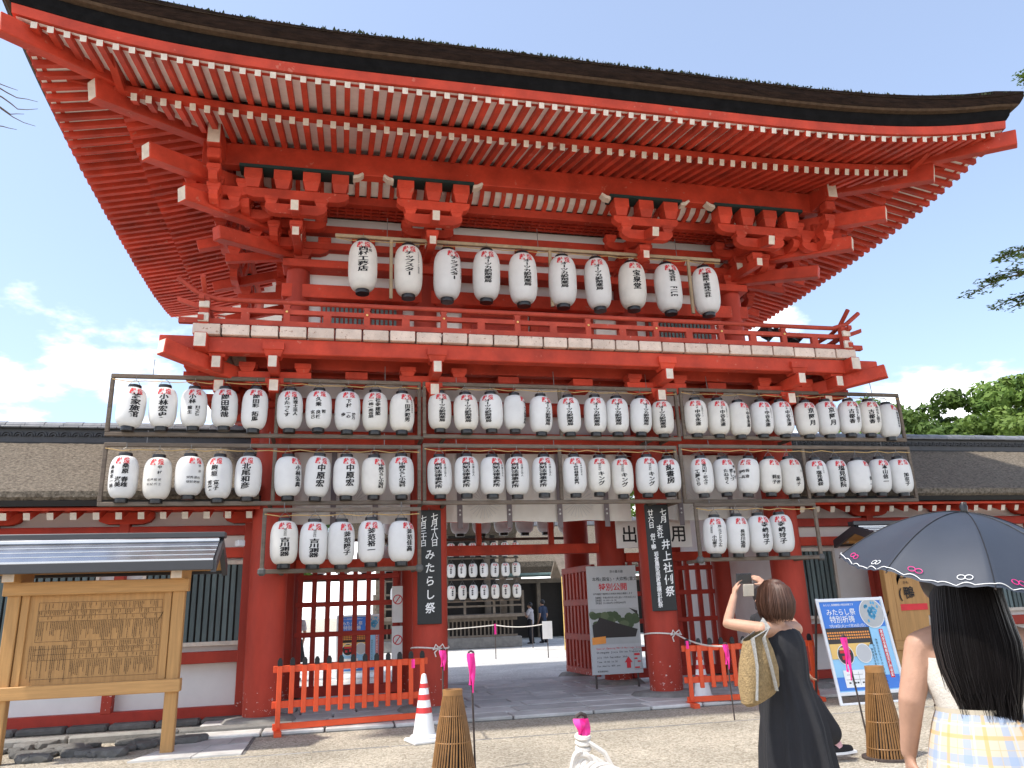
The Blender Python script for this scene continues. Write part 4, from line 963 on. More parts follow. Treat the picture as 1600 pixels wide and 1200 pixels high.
# ------------------------------------------------------------------ boards and signs on the gate
def hung_board(label, pxs, texts, tiltx):
    tl, tr, bl, br = [onY(*p, 11.88) for p in pxs]
    zt = (tl.z+tr.z)/2; zb = (bl.z+br.z)/2; xt = (tl.x+tr.x)/2; wd = ((tr.x-tl.x)+(br.x-bl.x))/2
    t = thing('hanging_signboard', label, 'signboard', (xt, 11.88, zb), group=None)
    bx('board', (xt, 11.895, (zt+zb)/2), (wd, .035, zt-zb), 'blackboard', t, .006)
    H_ = zt-zb
    flat('brush_writing', [column(s, xt+u*wd, zt-H_*tf, sz*wd, gp, .95, 1, 0, .12) for s, u, tf, sz, gp in texts], 'chalk', t, lambda u, v: (u, 11.872, v))
    MB().tube([(xt, 11.89, zt-.03), (xt, 11.93, zt+.04)], .006, 5).build('hook', 'wire', t)
    return t
hung_board('black hanging board with white brush writing on the column beside the cone', ((652, 797), (689, 797), (652, 976), (690, 975)),
           [('七月十八日', .22, .03, .32, .85), ('七月三十日', -.25, .05, .30, .85), ('みたらし祭', .02, .34, .44, 1.22)], 0)
hung_board('black hanging board with three columns of white brush writing behind the raised phone', ((1007, 789), (1043, 787), (1022, 956), (1060, 953)),
           [('七月', .26, .04, .30, .95), ('廿六日', -.28, .05, .26, .95), ('末社', .06, .20, .28, .9), ('井上社例祭', .26, .33, .40, 1.12), ('併下鴨', -.26, .28, .22, .95), ('岩倉農家感謝豊穣祈願祭', -.18, .45, .21, .92)], 0)
cu = []
for xa, xb, st, cs, lb in ((-.72, 1.10, (-.1, .55), (.2,), 'white festival curtain with grey straps above the lattice beside the cone'), (1.66, 4.84, (1.9, 2.72, 3.58, 4.40), (2.3, 3.9), 'wide white festival curtain with four grey straps over the open gateway'), (5.40, 7.22, (5.75, 6.7), (6.1,), 'white festival curtain with grey straps over the bay behind the photographing woman')):
    c = curtain(xa, xb, 2.80, 3.93, st, cs); c['label'] = lb
ex = thing('exit_sign', 'white sign with heavy black characters half hidden behind a black board', 'sign', (5.5, 13.0, 2.35))
bx('sign_panel', (5.46, 13.0, 2.62), (1.42, .03, .48), 'plaster', ex, .004)
flat('sign_writing', [line('出口専用', 4.84, 2.62, .31, wgt=1)], 'ink', ex, lambda u, v: (u, 12.982, v))
bx('sign_stay', (5.46, 13.7, 2.80), (.04, 1.4, .04), 'pole', ex, 0)
for z, pz, lb in ((1.66, 1.58, 'upper white board with a red ring sign beside the lattice'), (.98, .90, 'lower white board with a red ring sign beside the lattice')):
    ns = thing('prohibition_sign', lb, 'sign', (1.05, 14.30, pz-.31), group='ring signs beside the lattice')
    bx('sign_panel', (1.05, 14.30, pz), (.20, .02, .62), 'chalk', ns, 0); rg = []
    for i in range(20):
        a0, a1 = 2*pi*i/20, 2*pi*(i+1)/20; rg.append(poly(*[(1.05+r*cos(a), z+r*sin(a)) for r, a in ((.085, a0), (.085, a1), (.068, a1), (.068, a0))]))
    flat('red_ring', rg, 'redink', ns, lambda u, v: (u, 14.287, v))
    flat('red_slash', [poly((1.0, z-.055), (1.012, z-.067), (1.10, z+.055), (1.088, z+.067))], 'redink', ns, lambda u, v: (u, 14.285, v))
# standing posters
def pcol(name, c): M[name] = mat(name, c, .5, .05, 3)
pcol('pgrey', (.50, .51, .51)); pcol('pblue', (.055, .20, .62)); pcol('plblue', (.30, .58, .80)); pcol('porange', (.80, .30, .06)); pcol('pgreen', (.06, .09, .04)); pcol('pgrove', (.11, .14, .07)); pcol('pdark', (.035, .03, .028)); pcol('pamber', (.80, .52, .16)); pcol('pteal', (.08, .34, .55)); pcol('psky', (.44, .45, .44))
pg = thing('poster_stand', 'tall grey poster with red heading and arrow on thin legs inside the gateway', 'poster', (4.78, 13.5, 0))
W0, W1, Z0, Z1 = 4.33, 5.26, .28, 2.11
bx('poster_panel', ((W0+W1)/2, 13.52, (Z0+Z1)/2), (W1-W0, .03, Z1-Z0), 'pgrey', pg, .004)
for x in (W0+.08, W1-.08): bx('leg', (x, 13.56, .66), (.03, .03, 1.3), 'iron', pg, 0); bx('foot', (x, 13.6, .012), (.035, .4, .022), 'iron', pg, 0)
pf = lambda u, v: (W0+u*(W1-W0), 13.502, Z0+v*(Z1-Z0)*1.0)
def pline(txt, u, v, s, wgt=0, ax=1.97): V2, F2 = line(txt, 0, 0, s, wgt=wgt); return [(u+a, v+b/ax) for a, b in V2], F2
for pt_ in [pline('京の夏の旅', .46, .945, .055), pline('本殿(国宝)・大炊殿(重文)', .10, .875, .078), pline('世界遺産下鴨神社の本殿を特別公開致します', .1, .735, .04), pline('【期間】令和5年7月10日(金)〜9月30日(土)', .12, .70, .042), pline('【時間】10:00〜16:30', .12, .675, .042), pline('【料金】大人800円/小学生400円', .12, .65, .042),
     pline('Shimogamo Jinja Shrine Treasure', .10, .20, .05), pline('July 10th September 30th', .10, .155, .045), pline('Time 10:00 16:30', .10, .115, .045), pline('Fee Adults 800 yen', .10, .078, .045), pline('賀茂御祖神社', .10, .03, .035)]: flat('poster_text', [pt_], 'ink', pg, pf)
flat('poster_heading', [pline('特別公開', .22, .80, .145, 1), pline('Special Opening World Heritage Site', .10, .235, .045)], 'redink', pg, pf)
flat('poster_picture', [rect(.03, .27, .97, .60)], 'psky', pg, lambda u, v: (W0+u*(W1-W0), 13.5035, Z0+v*(Z1-Z0)))
tr = [disc(random.uniform(.05, .95), random.uniform(.44, .55)-.0, random.uniform(.04, .11), 9, random.uniform(.02, .04)) for i in range(34)]
for k_, q_ in enumerate(tr): flat('picture_tree', [q_], 'pgreen' if k_ % 3 else 'pgrove', pg, lambda u, v: (W0+u*(W1-W0), 13.503-.00006*k_, Z0+v*(Z1-Z0)))
pf2 = lambda u, v: (W0+u*(W1-W0), 13.5005, Z0+v*(Z1-Z0))
flat('picture_shrine', [poly((.06, .33), (.9, .33), (.95, .40), (.62, .45), (.2, .52), (.14, .47), (.05, .45)), poly((.8, .60), (.97, .57), (.97, .53))], 'pdark', pg, pf2)
flat('picture_wall', [poly((.03, .335), (.30, .345), (.30, .28), (.03, .27))], 'porange', pg, lambda u, v: (W0+u*(W1-W0), 13.499, Z0+v*(Z1-Z0)))
flat('red_arrow', [poly((.68, .05), (.76, .05), (.76, .10), (.80, .10), (.72, .155), (.64, .10), (.68, .10)), rect(.84, .16, .95, .18), rect(.84, .125, .90, .14), rect(.9, .10, .96, .112), rect(.84, .045, .94, .058)], 'redink', pg, pf2)
flat('route_map', [rect(.83, .035, .98, .037), rect(.83, .215, .98, .217), rect(.83, .037, .833, .215), rect(.977, .037, .98, .215)], 'ink', pg, pf2)

pb = thing('poster_stand', 'white framed stand with bright blue festival poster beside the bamboo cone', 'poster', (7.33, 10.3, 0))
def bsp(u, v): # leaning plane: u across 0..1, v up 0..1
    return V((6.80+u*1.06, 10.18+v*.22, .14+v*1.25))
R_ = Matrix.Rotation(-atan2(.22, 1.25), 3, 'X')
mb = MB(); mb.box(bsp(.5, .5)+V((0, .015, 0)), (1.04, .012, 1.24), rot=R_); mb.build('poster_sheet', 'plblue', pb)
for u in (0, 1): MB().beam(bsp(u, -.12), bsp(u, 1.02), .04, .03, bev=.005).build('frame_side', 'alu', pb); MB().beam(bsp(u, .98)+V((0, .03, 0)), (6.80+u*1.06, 10.75, .01), .025, .025).build('rear_leg', 'iron', pb)
for v in (-.11, 0.0, 1.0): MB().beam(bsp(0, v), bsp(1, v), .03, .045, bev=.005).build('frame_rail', 'alu', pb)
def bl(k): return lambda u, v: tuple(bsp(u, v)+V((0, .005-k*.0016, 0)))
for r_ in (rect(.03, .69, .97, .98), rect(.03, .03, .97, .17)): flat('poster_band', [r_], 'pblue', pb, bl(1))
def bline(txt, u, v, s, wgt=1, ax=1.18): V2, F2 = line(txt, 0, 0, s, wgt=wgt, adv=.98); return [(u+a, v+b/ax) for a, b in V2], F2
flat('poster_heading', [bline('みたらし祭', .10, .865, .092, 0), bline('特別祈祷', .13, .785, .098, 0), bline('7月18日(火)〜7月30日(日)', .10, .712, .045, 0), bline('みたらし祭期間中の特別祈祷です'.replace('中', '間'), .08, .945, .032, 0)], 'chalk', pb, bl(3))
flat('night_photo', [rect(.03, .50, .70, .69)], 'pdark', pb, bl(2)); flat('lit_lanterns', [rect(.04+i*.036, z, .066+i*.036, z+.018) for i in range(18) for z in (.60, .63, .57)], 'porange', pb, bl(3))
flat('candle_glow', [poly((.03, .36), (.30, .36), (.55, .42), (.66, .52), (.03, .52))], 'pamber', pb, bl(3))
flat('round_photo_rim', [disc(.80, .84, .19, 28, .165), disc(.24, .40, .125, 24, .11), disc(.52, .41, .12, 24, .105)], 'chalk', pb, bl(4))
flat('round_photo', [disc(.80, .84, .18, 28, .155)], 'psky', pb, bl(5)); flat('round_photo', [disc(.24, .40, .115, 24, .10)], 'pdark', pb, bl(5)); flat('round_photo', [disc(.52, .41, .11, 24, .095)], 'pgrey', pb, bl(5))
flat('blue_ornament', [disc(.80+random.gauss(0, .045), .85+random.gauss(0, .05), .016, 6, .02) for i in range(42)], 'pteal', pb, bl(6))
flat('stall_print', [rect(.16, .42, .32, .45), rect(.18, .35, .23, .39), rect(.27, .36, .31, .40)], 'redink', pb, bl(6)); flat('stall_roof', [poly((.15, .455), (.33, .455), (.30, .48), (.18, .48))], 'pamber', pb, bl(6))
flat('map_print', [rect(.14, .06, .46, .24)], 'chalk', pb, bl(4)); flat('map_lines', [rect(.16, .14, .44, .143), rect(.24, .08, .243, .22), rect(.36, .08, .363, .22), rect(.18, .19, .42, .193)]+[rect(x, .1, x+.03, .115) for x in (.19, .27, .31, .39)], 'ink', pb, bl(5))
flat('red_strip', [rect(.84, .14, .90, .66)], 'redink', pb, bl(3)); flat('strip_text', [[(a, b) for a, b in column('家内安全無病息災健康祈願', 0, 0, .042, 1.0)[0]] and ([(.87+a, .655+b) for a, b in column('家内安全無病息災健康祈願', 0, 0, .042, 1.0)[0]], column('家内安全無病息災健康祈願', 0, 0, .042, 1.0)[1])], 'chalk', pb, bl(5))
flat('small_text', [([(x+a, z+b) for a, b in column(s, 0, 0, .03, 1.05, wgt=0)[0]], column(s, 0, 0, .03, 1.05, wgt=0)[1]) for x, z, s in ((.76, .56, '神事を行われますので授与所に申込くだい'.replace('に', 'で')), (.70, .50, '特別祈祷を行い'), (.66, .46, '無病息災を祈願'), (.61, .50, '期間限定'.replace('限定', '日日')))], 'ink', pb, bl(3))

pb2 = copy_tree(pb); pb2.location = (.55, 19.4, .004); pb2['label'] = 'blue festival poster stand seen through the lattice beyond the gate'
# ------------------------------------------------------------------ barriers, cones, stakes, ropes
def barrier(label, a, b, n):
    a, b = V(a), V(b); d = (b-a); L_ = d.length; d.normalize(); ang = atan2(d.y, d.x)
    t = thing('picket_barrier', label, 'barrier', (a+b)/2, ang, 'low picket barriers before the gate')
    def lb(name, x, y, z, sx, sy, sz, m='fence', par=t, bev=.005): return MB().box((x, y, z), (sx, sy, sz), bev=bev).build(name, m, par, local=True)
    for z in (.79, .36): lb('rail', 0, .03, z, L_+.16, .028, .085)
    lb('base_rail', 0, .035, .10, L_+.12, .035, .075)
    for i in range(n):
        x = -L_/2+L_*i/(n-1); end = i in (0, n-1)
        k = lb('picket', x, -.001, .54 if not end else .46, .062, .03, .58 if not end else .74)
        mb = MB(); mb.prism([(-.031, 0), (.031, 0), (.031, .06), (.012, .095), (-.012, .095), (-.031, .06)], lambda p, q, s: (x+p, s, .832+q), -.016, .014)
        mb.build('black_tip', 'black', k, local=True)
    for x in (-L_/2, L_/2): lb('foot', x, 0, .03, .09, .36, .06)
    return t
barrier('orange picket barrier with black tips before the lattice, beside the cone', (-.70, 10.98, 0), (1.16, 11.2, 0), 13)
barrier('orange picket barrier with black tips behind the photographing woman', (4.98, 10.98, 0), (6.85, 10.8, 0), 12)
def cone(label, x, y, h=.74):
    t = thing('traffic_cone', label, 'cone', (x, y, 0), random.uniform(0, 1), 'traffic cones'); s = h/.74
    MB().box((0, 0, .022), (.37*s, .37*s, .044), bev=.015).build('base', 'cone', t, local=True)
    r = lambda z: .128-.098*(z-.08)/.64
    MB().lathe([(.165, .044), (.165, .062), (.145, .085), (r(.08), .09), (r(.30), .30), (r(.52), .52), (r(.70), .70), (.024, .735), (.008, .742)], 28).build('body', 'cone', t, True, True)
    for z0, z1 in ((.315, .375), (.455, .515), (.585, .635)): MB().lathe([(r(z0)+.0025, z0), (r(z1)+.0025, z1)], 28, caps=False).build('red_band', 'conered', t, True, True)
    if h != .74: t.scale = (s, s, s)
cone('white traffic cone with three red bands in front of the picket barrier', 1.02, 9.66)
cone('red banded traffic cone standing behind the picket barrier rails', 5.42, 11.55)
def bamboo_cone(label, x, y, h, r0, r1):
    t = thing('bamboo_cone', label, 'basket', (x, y, 0), 0, 'bamboo splint cones'); mb = MB(); n = 40
    for i in range(n):
        a = 2*pi*i/n+random.uniform(-.02, .02); tw = .25
        mb.tube([(r0*cos(a), r0*sin(a), .0), ((r0*.55+r1*.45)*cos(a+tw*.5), (r0*.55+r1*.45)*sin(a+tw*.5), h*.5), (r1*cos(a+tw), r1*sin(a+tw), h*.98)], [.0085, .0075, .006], 5)
    mb.build('bamboo_splints', 'bamboo', t, True, True, kind='stuff')
    MB().lathe([(r1-.012, h*.93), (r1+.012, h*.93), (r1+.014, h), (r1-.012, h), (r1-.02, h*.96)], 24).build('top_ring', 'bamboo', t, True, True)
    for u in (.12, .40, .70):
        rr = r0+(r1-r0)*u; pts = [(rr*cos(a)*1.03, rr*sin(a)*1.03, h*u) for a in [2*pi*i/24 for i in range(25)]]; MB().tube(pts, .006, 5).build('hoop', 'bamboo', t, local=True)
    MB().lathe([(r0+.05, 0), (r0+.05, .02), (r0-.02, .02)], 24).build('base_plate', 'iron', t, local=True)
    MB().lathe([(r0*.86, .02), (r0*.5, h*.5), (r1*.7, h*.95)], 16, caps=False).build('inner_shade', 'dark', t, True, True)  # near-black inner cone, painted-in shade behind the splints
bamboo_cone('brown bamboo splint cone beside the rope-hung iron stake', 1.07, 7.62, .74, .20, .08)
bamboo_cone('tall brown bamboo splint cone in front of the blue poster stand', 4.98, 6.84, .80, .175, .072)
def stake(label, x, y, h, lean=(0, 0), tape=.35, tag_='iron stakes with pink tape'):
    t = thing('iron_stake', label, 'stake', (x, y, 0), 0, tag_); lx, ly = lean
    MB().tube([(0, 0, -.05), (lx*.5, ly*.5, h*.5), (lx, ly, h-.06)]+[(lx+.028*sin(a), ly, h-.03-.03*cos(a)) for a in [pi*i/4 for i in range(9)]], .0095, 8).build('rod', 'iron', t, True, True)
    for k, (dx, ln) in enumerate(((.012, tape), (-.014, tape*.8))):
        rows = [[V((lx+dx+s*(.018+.012*sin(u*5+k)), ly-.014+.012*sin(u*7+k*2), h-.02-ln*u)) for s in (-1, 0, 1)] for u in [i/8 for i in range(9)]]
        for r in rows: r[1].y -= .014
        MB().grid(rows).build('pink_tape', 'pink', t, True, True)
    MB().lathe([(.012, h-.075), (.020, h-.062), (.020, h-.045), (.011, h-.032)], 10, (lx, ly, 0)).build('tape_knot', 'pink', t, True, True)
    return t
stake('iron stake with short pink tape tied by rope to the column behind the cone', 1.21, 9.45, 1.02, (.01, 0), .22)
stake('leaning iron stake with long pink tape beside the bamboo cone before the gateway', 1.30, 7.80, 1.06, (-.02, 0), .36)
stake('iron stake with pink tape roped to the column beside the photographing woman', 4.90, 9.6, .92, (-.02, 0), .30)
stake('leaning iron stake with broad pink tape in front of the blue poster', 5.27, 7.5, 1.05, (-.10, .02), .42)
def sag(a, b, k, n=14): a, b = V(a), V(b); return [a.lerp(b, i/n)-V((0, 0, k*4*(i/n)*(1-i/n))) for i in range(n+1)]
def rope(label, cx, cz, end, group='ropes tied to the gate columns'):
    t = thing('rope_barrier', label, 'rope', (cx, 12.2, cz), 0, group)
    MB().tube([(cx+.284*cos(a), 12.2+.284*sin(a), cz+.015*sin(a*2)) for a in [2*pi*i/24 for i in range(25)]], .012, 6).build('loop', 'rope', t, True)
    MB().tube(sag((cx+.1, 11.92, cz), end, .06), .012, 6).build('line', 'rope', t, True)
    mb = MB()
    for s in (-1, 1): mb.tube([(cx+.1, 11.91, cz), (cx+.1+.05*s, 11.87, cz+.05), (cx+.1+.09*s, 11.87, cz-.02), (cx+.1, 11.9, cz)], .011, 6)
    mb.tube([(cx+.1, 11.9, cz), (cx+.03, 11.87, cz-.06), (cx+.05, 11.87, cz-.12)], .01, 6); mb.build('knot', 'rope', t, True)
    MB().grid([[V((end[0]-.3+.02*s, end[1]+.5-.01*s*s, cz-.03-.1*u)) for s in (-1, 0, 1)] for u in (0, .5, 1)]).build('pink_tape', 'pink', t)
rope('white rope looped round the column beside the cone', 1.38, .92, (1.22, 9.45, .98)); rope('white rope looped round the column behind the tall grey poster', 5.12, .97, (4.88, 9.6, .88))
# foreground stake with a coiled rope
p = onZ(908, 1122, .93); sx_, sy_ = p.x, p.y
fs_ = stake('iron stake hung with a thick coil of white rope and pink tape', sx_, sy_, .95, (0, 0), .12)
mb = MB()
for k in range(9):
    w_ = .055+.02*k; pts = []
    for i in range(17):
        a = pi*i/16; pts.append((w_*.9*cos(a)+.02*k-.03, -.03-.006*k+.012*sin(3*a+k), .79-.012*k-(.42+.015*k)*(1-sin(a))**1.3*.9))
    mb.tube(pts, .0135, 7)
co = thing('rope_coil', 'thick white cotton rope coiled over the foreground iron stake', 'rope', (sx_, sy_, .5))
mb.build('coil', 'rope', co, True, True); 
for o_ in co.children: o_.location.z = -.5
mb = MB()
for z in (.80, .825, .85): mb.tube([(.028*cos(a), .028*sin(a)-.01, z+.006*sin(a)) for a in [2*pi*i/14 for i in range(15)]], .0125, 6)
mb.tube([(.0, -.03, .84), (.09, -.05, .78), (.15, -.06, .66), (.17, -.06, .5)], .0125, 6); o_ = mb.build('lashing', 'rope', co, True, True); o_.location.z = -.5
for k, (x, z) in enumerate(((.13, .62), (-.10, .58), (.05, .66), (.16, .52))):
    rows = [[V((x+.04*s+.02*sin(u*6+k), -.09-.02*cos(u*5+s), z-.12*u)) for s in (-1, 0, 1)] for u in (0, .33, .66, 1)]
    o_ = MB().grid(rows).build('pink_tape', 'pink', co, True, True); o_.location.z = -.5
# spotlights on the balcony
for lb, x, y in (('black floodlight tilted up on the balcony corner', 8.0, 11.9), ('small black floodlight lying behind the balcony rail', 7.35, 11.6)):
    t = thing('floodlight', lb, 'floodlight', (x, y, 5.53))
    bx('yoke', (x, y, 5.72), (.03, .03, .40), 'plastic', t, 0); bx('base', (x, y, 5.54), (.16, .16, .03), 'plastic', t)
    R2 = Matrix.Rotation(radians(-35), 3, 'X') @ Matrix.Rotation(.4, 3, 'Z')
    MB().box((x, y, 5.98), (.22, .20, .18), rot=R2, bev=.02).build('housing', 'plastic', t)
    for s in (-1, 1): MB().box((x+.13*s, y-.05, 6.0), (.015, .16, .16), rot=R2).build('barn_door', 'plastic', t)
# ------------------------------------------------------------------ people
JOBS = []
def remesh_later(mb, name, m, parent, vox, it=6): JOBS.append((mb, name, m, parent, vox, it))
def flush_jobs():
    tmp = []
    for mb, name, m, parent, vox, it in JOBS:
        me = mb.mesh(name, m); o = bpy.data.objects.new('tmp', me); COL.objects.link(o)
        r = o.modifiers.new('r', 'REMESH'); r.mode = 'VOXEL'; r.voxel_size = vox; r.use_smooth_shade = True
        s = o.modifiers.new('s', 'SMOOTH'); s.iterations = it; s.factor = .5; tmp.append(o)
    dg = bpy.context.evaluated_depsgraph_get()
    for o, (mb, name, m, parent, vox, it) in zip(tmp, JOBS):
        me = bpy.data.meshes.new_from_object(o.evaluated_get(dg)); me.name = name
        if not me.materials: me.materials.append(M[m])
        for p in me.polygons: p.use_smooth = True
        put(name, me, parent)
    for o in tmp:
        me = o.data; bpy.data.objects.remove(o); bpy.data.meshes.remove(me)
def ball(mb, c, r, n=12):
    c = V(c); rx, ry, rz = r if isinstance(r, (tuple, list)) else (r, r, r); k = 8
    vs = [c+V((rx*sin(pi*i/k)*cos(2*pi*j/n), ry*sin(pi*i/k)*sin(2*pi*j/n), rz*cos(pi*i/k))) for i in range(1, k) for j in range(n)]+[c+V((0, 0, rz)), c-V((0, 0, rz))]
    q = (k-1)*n; fs = [(i*n+j, (i+1)*n+j, (i+1)*n+(j+1) % n, i*n+(j+1) % n) for i in range(k-2) for j in range(n)]
    fs += [(q, j, (j+1) % n) for j in range(n)]+[(q+1, (k-2)*n+(j+1) % n, (k-2)*n+j) for j in range(n)]
    mb.add(vs, fs)
def limb(mb, pts, rs, n=12):
    """tapered limb with rounded ends, finely stepped so that it bends softly"""
    P = [V(p) for p in pts]; path = []; rad = []
    for i in range(len(P)-1):
        for k in range(6): u = k/6; path.append(P[i].lerp(P[i+1], u)); rad.append(rs[i]+(rs[i+1]-rs[i])*u)
    path.append(P[-1]); rad.append(rs[-1]); mb.tube(path, rad, n); ball(mb, P[0], rs[0]*.98); ball(mb, P[-1], rs[-1]*.98)
def head_shape(mb, c, f, r=.095):
    """skull, jaw, nose, brow and ears; f = facing direction"""
    c = V(c); f = V(f).normalized(); s = f.cross(V((0, 0, 1))).normalized()
    ball(mb, c+V((0, 0, .02)), (r*.86, r*.98, r*1.08)); limb(mb, [c-V((0, 0, .01))+f*.02, c-V((0, 0, .075))+f*.045], [r*.78, r*.48])
    limb(mb, [c+f*r*.92+V((0, 0, .01)), c+f*(r*1.16)-V((0, 0, .028))], [.010, .015]); ball(mb, c+f*r*.95-V((0, 0, .055)), (.02, .02, .008))
    for k in (-1, 1): ball(mb, c+s*k*r*.86-f*.005-V((0, 0, .01)), (.014, .022, .03))
def eyes(c, f, parent, r=.095):
    c = V(c); f = V(f).normalized(); s = f.cross(V((0, 0, 1))).normalized()
    for k in (-1, 1):
        mb = MB(); ball(mb, c+f*r*.90+s*k*.032+V((0, 0, .004)), (.012, .012, .007)); mb.build('eye', 'ink', parent, True)
def hand_shape(mb, w, d, nrm, curl=.5, sc=1.0, flip=1):
    """palm and five unequal, bent fingers; w wrist, d direction of the hand, nrm palm side"""
    w = V(w); d = V(d).normalized(); nrm = V(nrm).normalized(); s = d.cross(nrm).normalized()*flip
    pe = w+d*.085*sc
    for k in (-1, 0, 1): limb(mb, [w+s*k*.010*sc, pe+s*k*.026*sc], [.017*sc, .013*sc], 8)
    for k, ln in ((-1.5, .062), (-.5, .074), (.5, .078), (1.5, .068)):
        b = pe+s*k*.0185*sc; a1 = curl*.6; a2 = curl*1.5
        p1 = b+(d*cos(a1)+nrm*sin(a1))*ln*.45*sc; p2 = p1+(d*cos(a1+a2*.6)+nrm*sin(a1+a2*.6))*ln*.35*sc; p3 = p2+(d*cos(a1+a2)+nrm*sin(a1+a2))*ln*.25*sc
        limb(mb, [b, p1, p2, p3], [.0092*sc, .0086*sc, .008*sc, .007*sc], 8)
    b = w+d*.03*sc+s*.022*sc; p1 = b+(d*.5+s*.8+nrm*.2).normalized()*.035*sc; p2 = p1+(d*.85+s*.3+nrm*.5).normalized()*.03*sc
    limb(mb, [b, p1, p2], [.012*sc, .010*sc, .008*sc], 8)
def loft(rings, n=56, fold=0.0, seed=0, mi=0):
    """garment: rings of (centre, rx, ry, angle) with folds growing downwards"""
    mb = MB(); vs = []; K = len(rings); rr = random.Random(seed); ph = [rr.uniform(0, 6) for _ in range(4)]
    for i, (c, rx, ry, an) in enumerate(rings):
        u = i/(K-1); c = V(c)
        for j in range(n):
            a = 2*pi*j/n; f = 1+fold*u*(.5*sin(7*a+ph[0]+u*1.2)+.35*sin(12*a+ph[1]-u)+.25*sin(19*a+ph[2]+u*2)); x, y = rx*f*cos(a), ry*f*sin(a)
            vs.append(c+V((x*cos(an)-y*sin(an), x*sin(an)+y*cos(an), 0)))
    fs = [(i*n+j, i*n+(j+1) % n, (i+1)*n+(j+1) % n, (i+1)*n+j) for i in range(K-1) for j in range(n)]
    return mb.add(vs, fs, mi)
M['skin'] = mat('skin', (.48, .27, .18), .5, .14, 9, .12, 160, spec=.35); M['skin2'] = mat('fair_skin', (.43, .245, .165), .5, .14, 9, .12, 160, spec=.35)
M['hairblack'] = mat('black_hair', (.010, .008, .008), .42, .3, 60, stretch=(1, 1, .06), spec=.5); M['hairbrown'] = mat('brown_hair', (.075, .032, .018), .55, .35, 60, stretch=(1, 1, .06), spec=.5)
M['blackcloth'] = mat('black_cotton', (.019, .019, .022), .85, .2, 14, .15, 60); M['whitecloth'] = mat('white_lace_cotton', (.54, .50, .44), .85, .06, 30, .3, 120)
M['navy'] = mat('navy_shirt', (.03, .045, .085), .85, .15, 10); M['greyshirt'] = mat('striped_grey_shirt', (.46, .44, .46), .85, .2, 30)
M['canvas'] = mat('natural_canvas', (.62, .56, .44), .9, .06, 20, .2, 150); M['weave'] = mat('woven_straw', (.34, .235, .11), .8, .3, 55, .8, 110); M['greyknit'] = mat('grey_knit_band', (.27, .265, .25), .9, .2, 60, .6, 130)
M['parasol'] = mat('slate_parasol_cloth', (.036, .043, .058), .5, .08, 5, .03, 200, spec=.3); M['sole'] = mat('white_rubber', (.78, .78, .77), .6, .05); M['phone'] = mat('dark_glass_phone', (.02, .022, .026), .15, .1, spec=.6)
M['sock'] = mat('pink_sock', (.72, .42, .45), .9, .1)
def plaid():
    m = bpy.data.materials.new('plaid_gingham'); m.use_nodes = True; t = m.node_tree; p = t.nodes['Principled BSDF']; l = t.links.new
    g = t.nodes.new('ShaderNodeTexCoord'); s = t.nodes.new('ShaderNodeSeparateXYZ'); l(g.outputs['UV'], s.inputs[0]); cur = None
    for ax, lo, hi, col in (('X', .0, .20, (.24, .32, .46)), ('Y', .0, .20, (.24, .32, .46)), ('X', .52, .62, (.62, .33, .10)), ('Y', .52, .62, (.62, .33, .10)), ('X', .26, .31, (.42, .46, .52)), ('Y', .26, .31, (.42, .46, .52)), ('X', .84, .86, (.5, .36, .2)), ('Y', .84, .86, (.5, .36, .2))):
        fr = t.nodes.new('ShaderNodeMath'); fr.operation = 'FRACT'; l(s.outputs[ax], fr.inputs[0])
        a = t.nodes.new('ShaderNodeMath'); a.operation = 'GREATER_THAN'; a.inputs[1].default_value = lo; l(fr.outputs[0], a.inputs[0])
        b = t.nodes.new('ShaderNodeMath'); b.operation = 'LESS_THAN'; b.inputs[1].default_value = hi; l(fr.outputs[0], b.inputs[0])
        c = t.nodes.new('ShaderNodeMath'); c.operation = 'MULTIPLY'; l(a.outputs[0], c.inputs[0]); l(b.outputs[0], c.inputs[1])
        k = t.nodes.new('ShaderNodeMath'); k.operation = 'MULTIPLY'; k.inputs[1].default_value = .66; l(c.outputs[0], k.inputs[0])
        mx = t.nodes.new('ShaderNodeMix'); mx.data_type = 'RGBA'; l(k.outputs[0], mx.inputs[0]); mx.inputs[7].default_value = (*col, 1)
        if cur: l(cur, mx.inputs[6])
        else: mx.inputs[6].default_value = (.50, .44, .34, 1)
        cur = mx.outputs[2]
    l(cur, p.inputs['Base Color']); p.inputs['Roughness'].default_value = .9; return m
M['plaid'] = plaid()

# --- woman photographing (black dress), seen from behind
W = lambda px, py, Y: onY(px, py, Y)
wo = thing('person', 'woman in long black sleeveless dress photographing with a raised phone', 'person', (2.86, 5.0, 0))
hc = W(1206, 936, 5.0); fdir = V((-.62, .78, .12))
bm_ = MB(); head_shape(bm_, hc, fdir)
nb = W(1214, 978, 5.02); ch = W(1218, 1040, 5.02)
limb(bm_, [hc-V((0, 0, .05)), nb], [.052, .056]); shl = W(1192, 983, 4.95); shr = W(1243, 983, 5.08)
limb(bm_, [nb-V((0, 0, .015)), shl], [.055, .050]); limb(bm_, [nb-V((0, 0, .015)), shr], [.055, .050])
ball(bm_, (shl+shr)/2-V((0, 0, .10)), (.15, .09, .15)); ball(bm_, (shl+shr)/2-V((0, 0, .32)), (.125, .09, .20)); ball(bm_, (shl+shr)/2-V((0, 0, .52)), (.15, .10, .16))
pc = (shl+shr)/2-V((0, 0, .52))
for k in (-1, 1): limb(bm_, [pc+V((.08*k, 0, -.05)), V((pc.x+.085*k, pc.y+.02, .47)), V((pc.x+.09*k, pc.y, .09)), V((pc.x+.09*k, pc.y+.12, .04))], [.085, .055, .036, .034])
ell = W(1137, 974, 5.16); wrl = W(1147, 931, 5.36); wrr = W(1198, 914, 5.38)
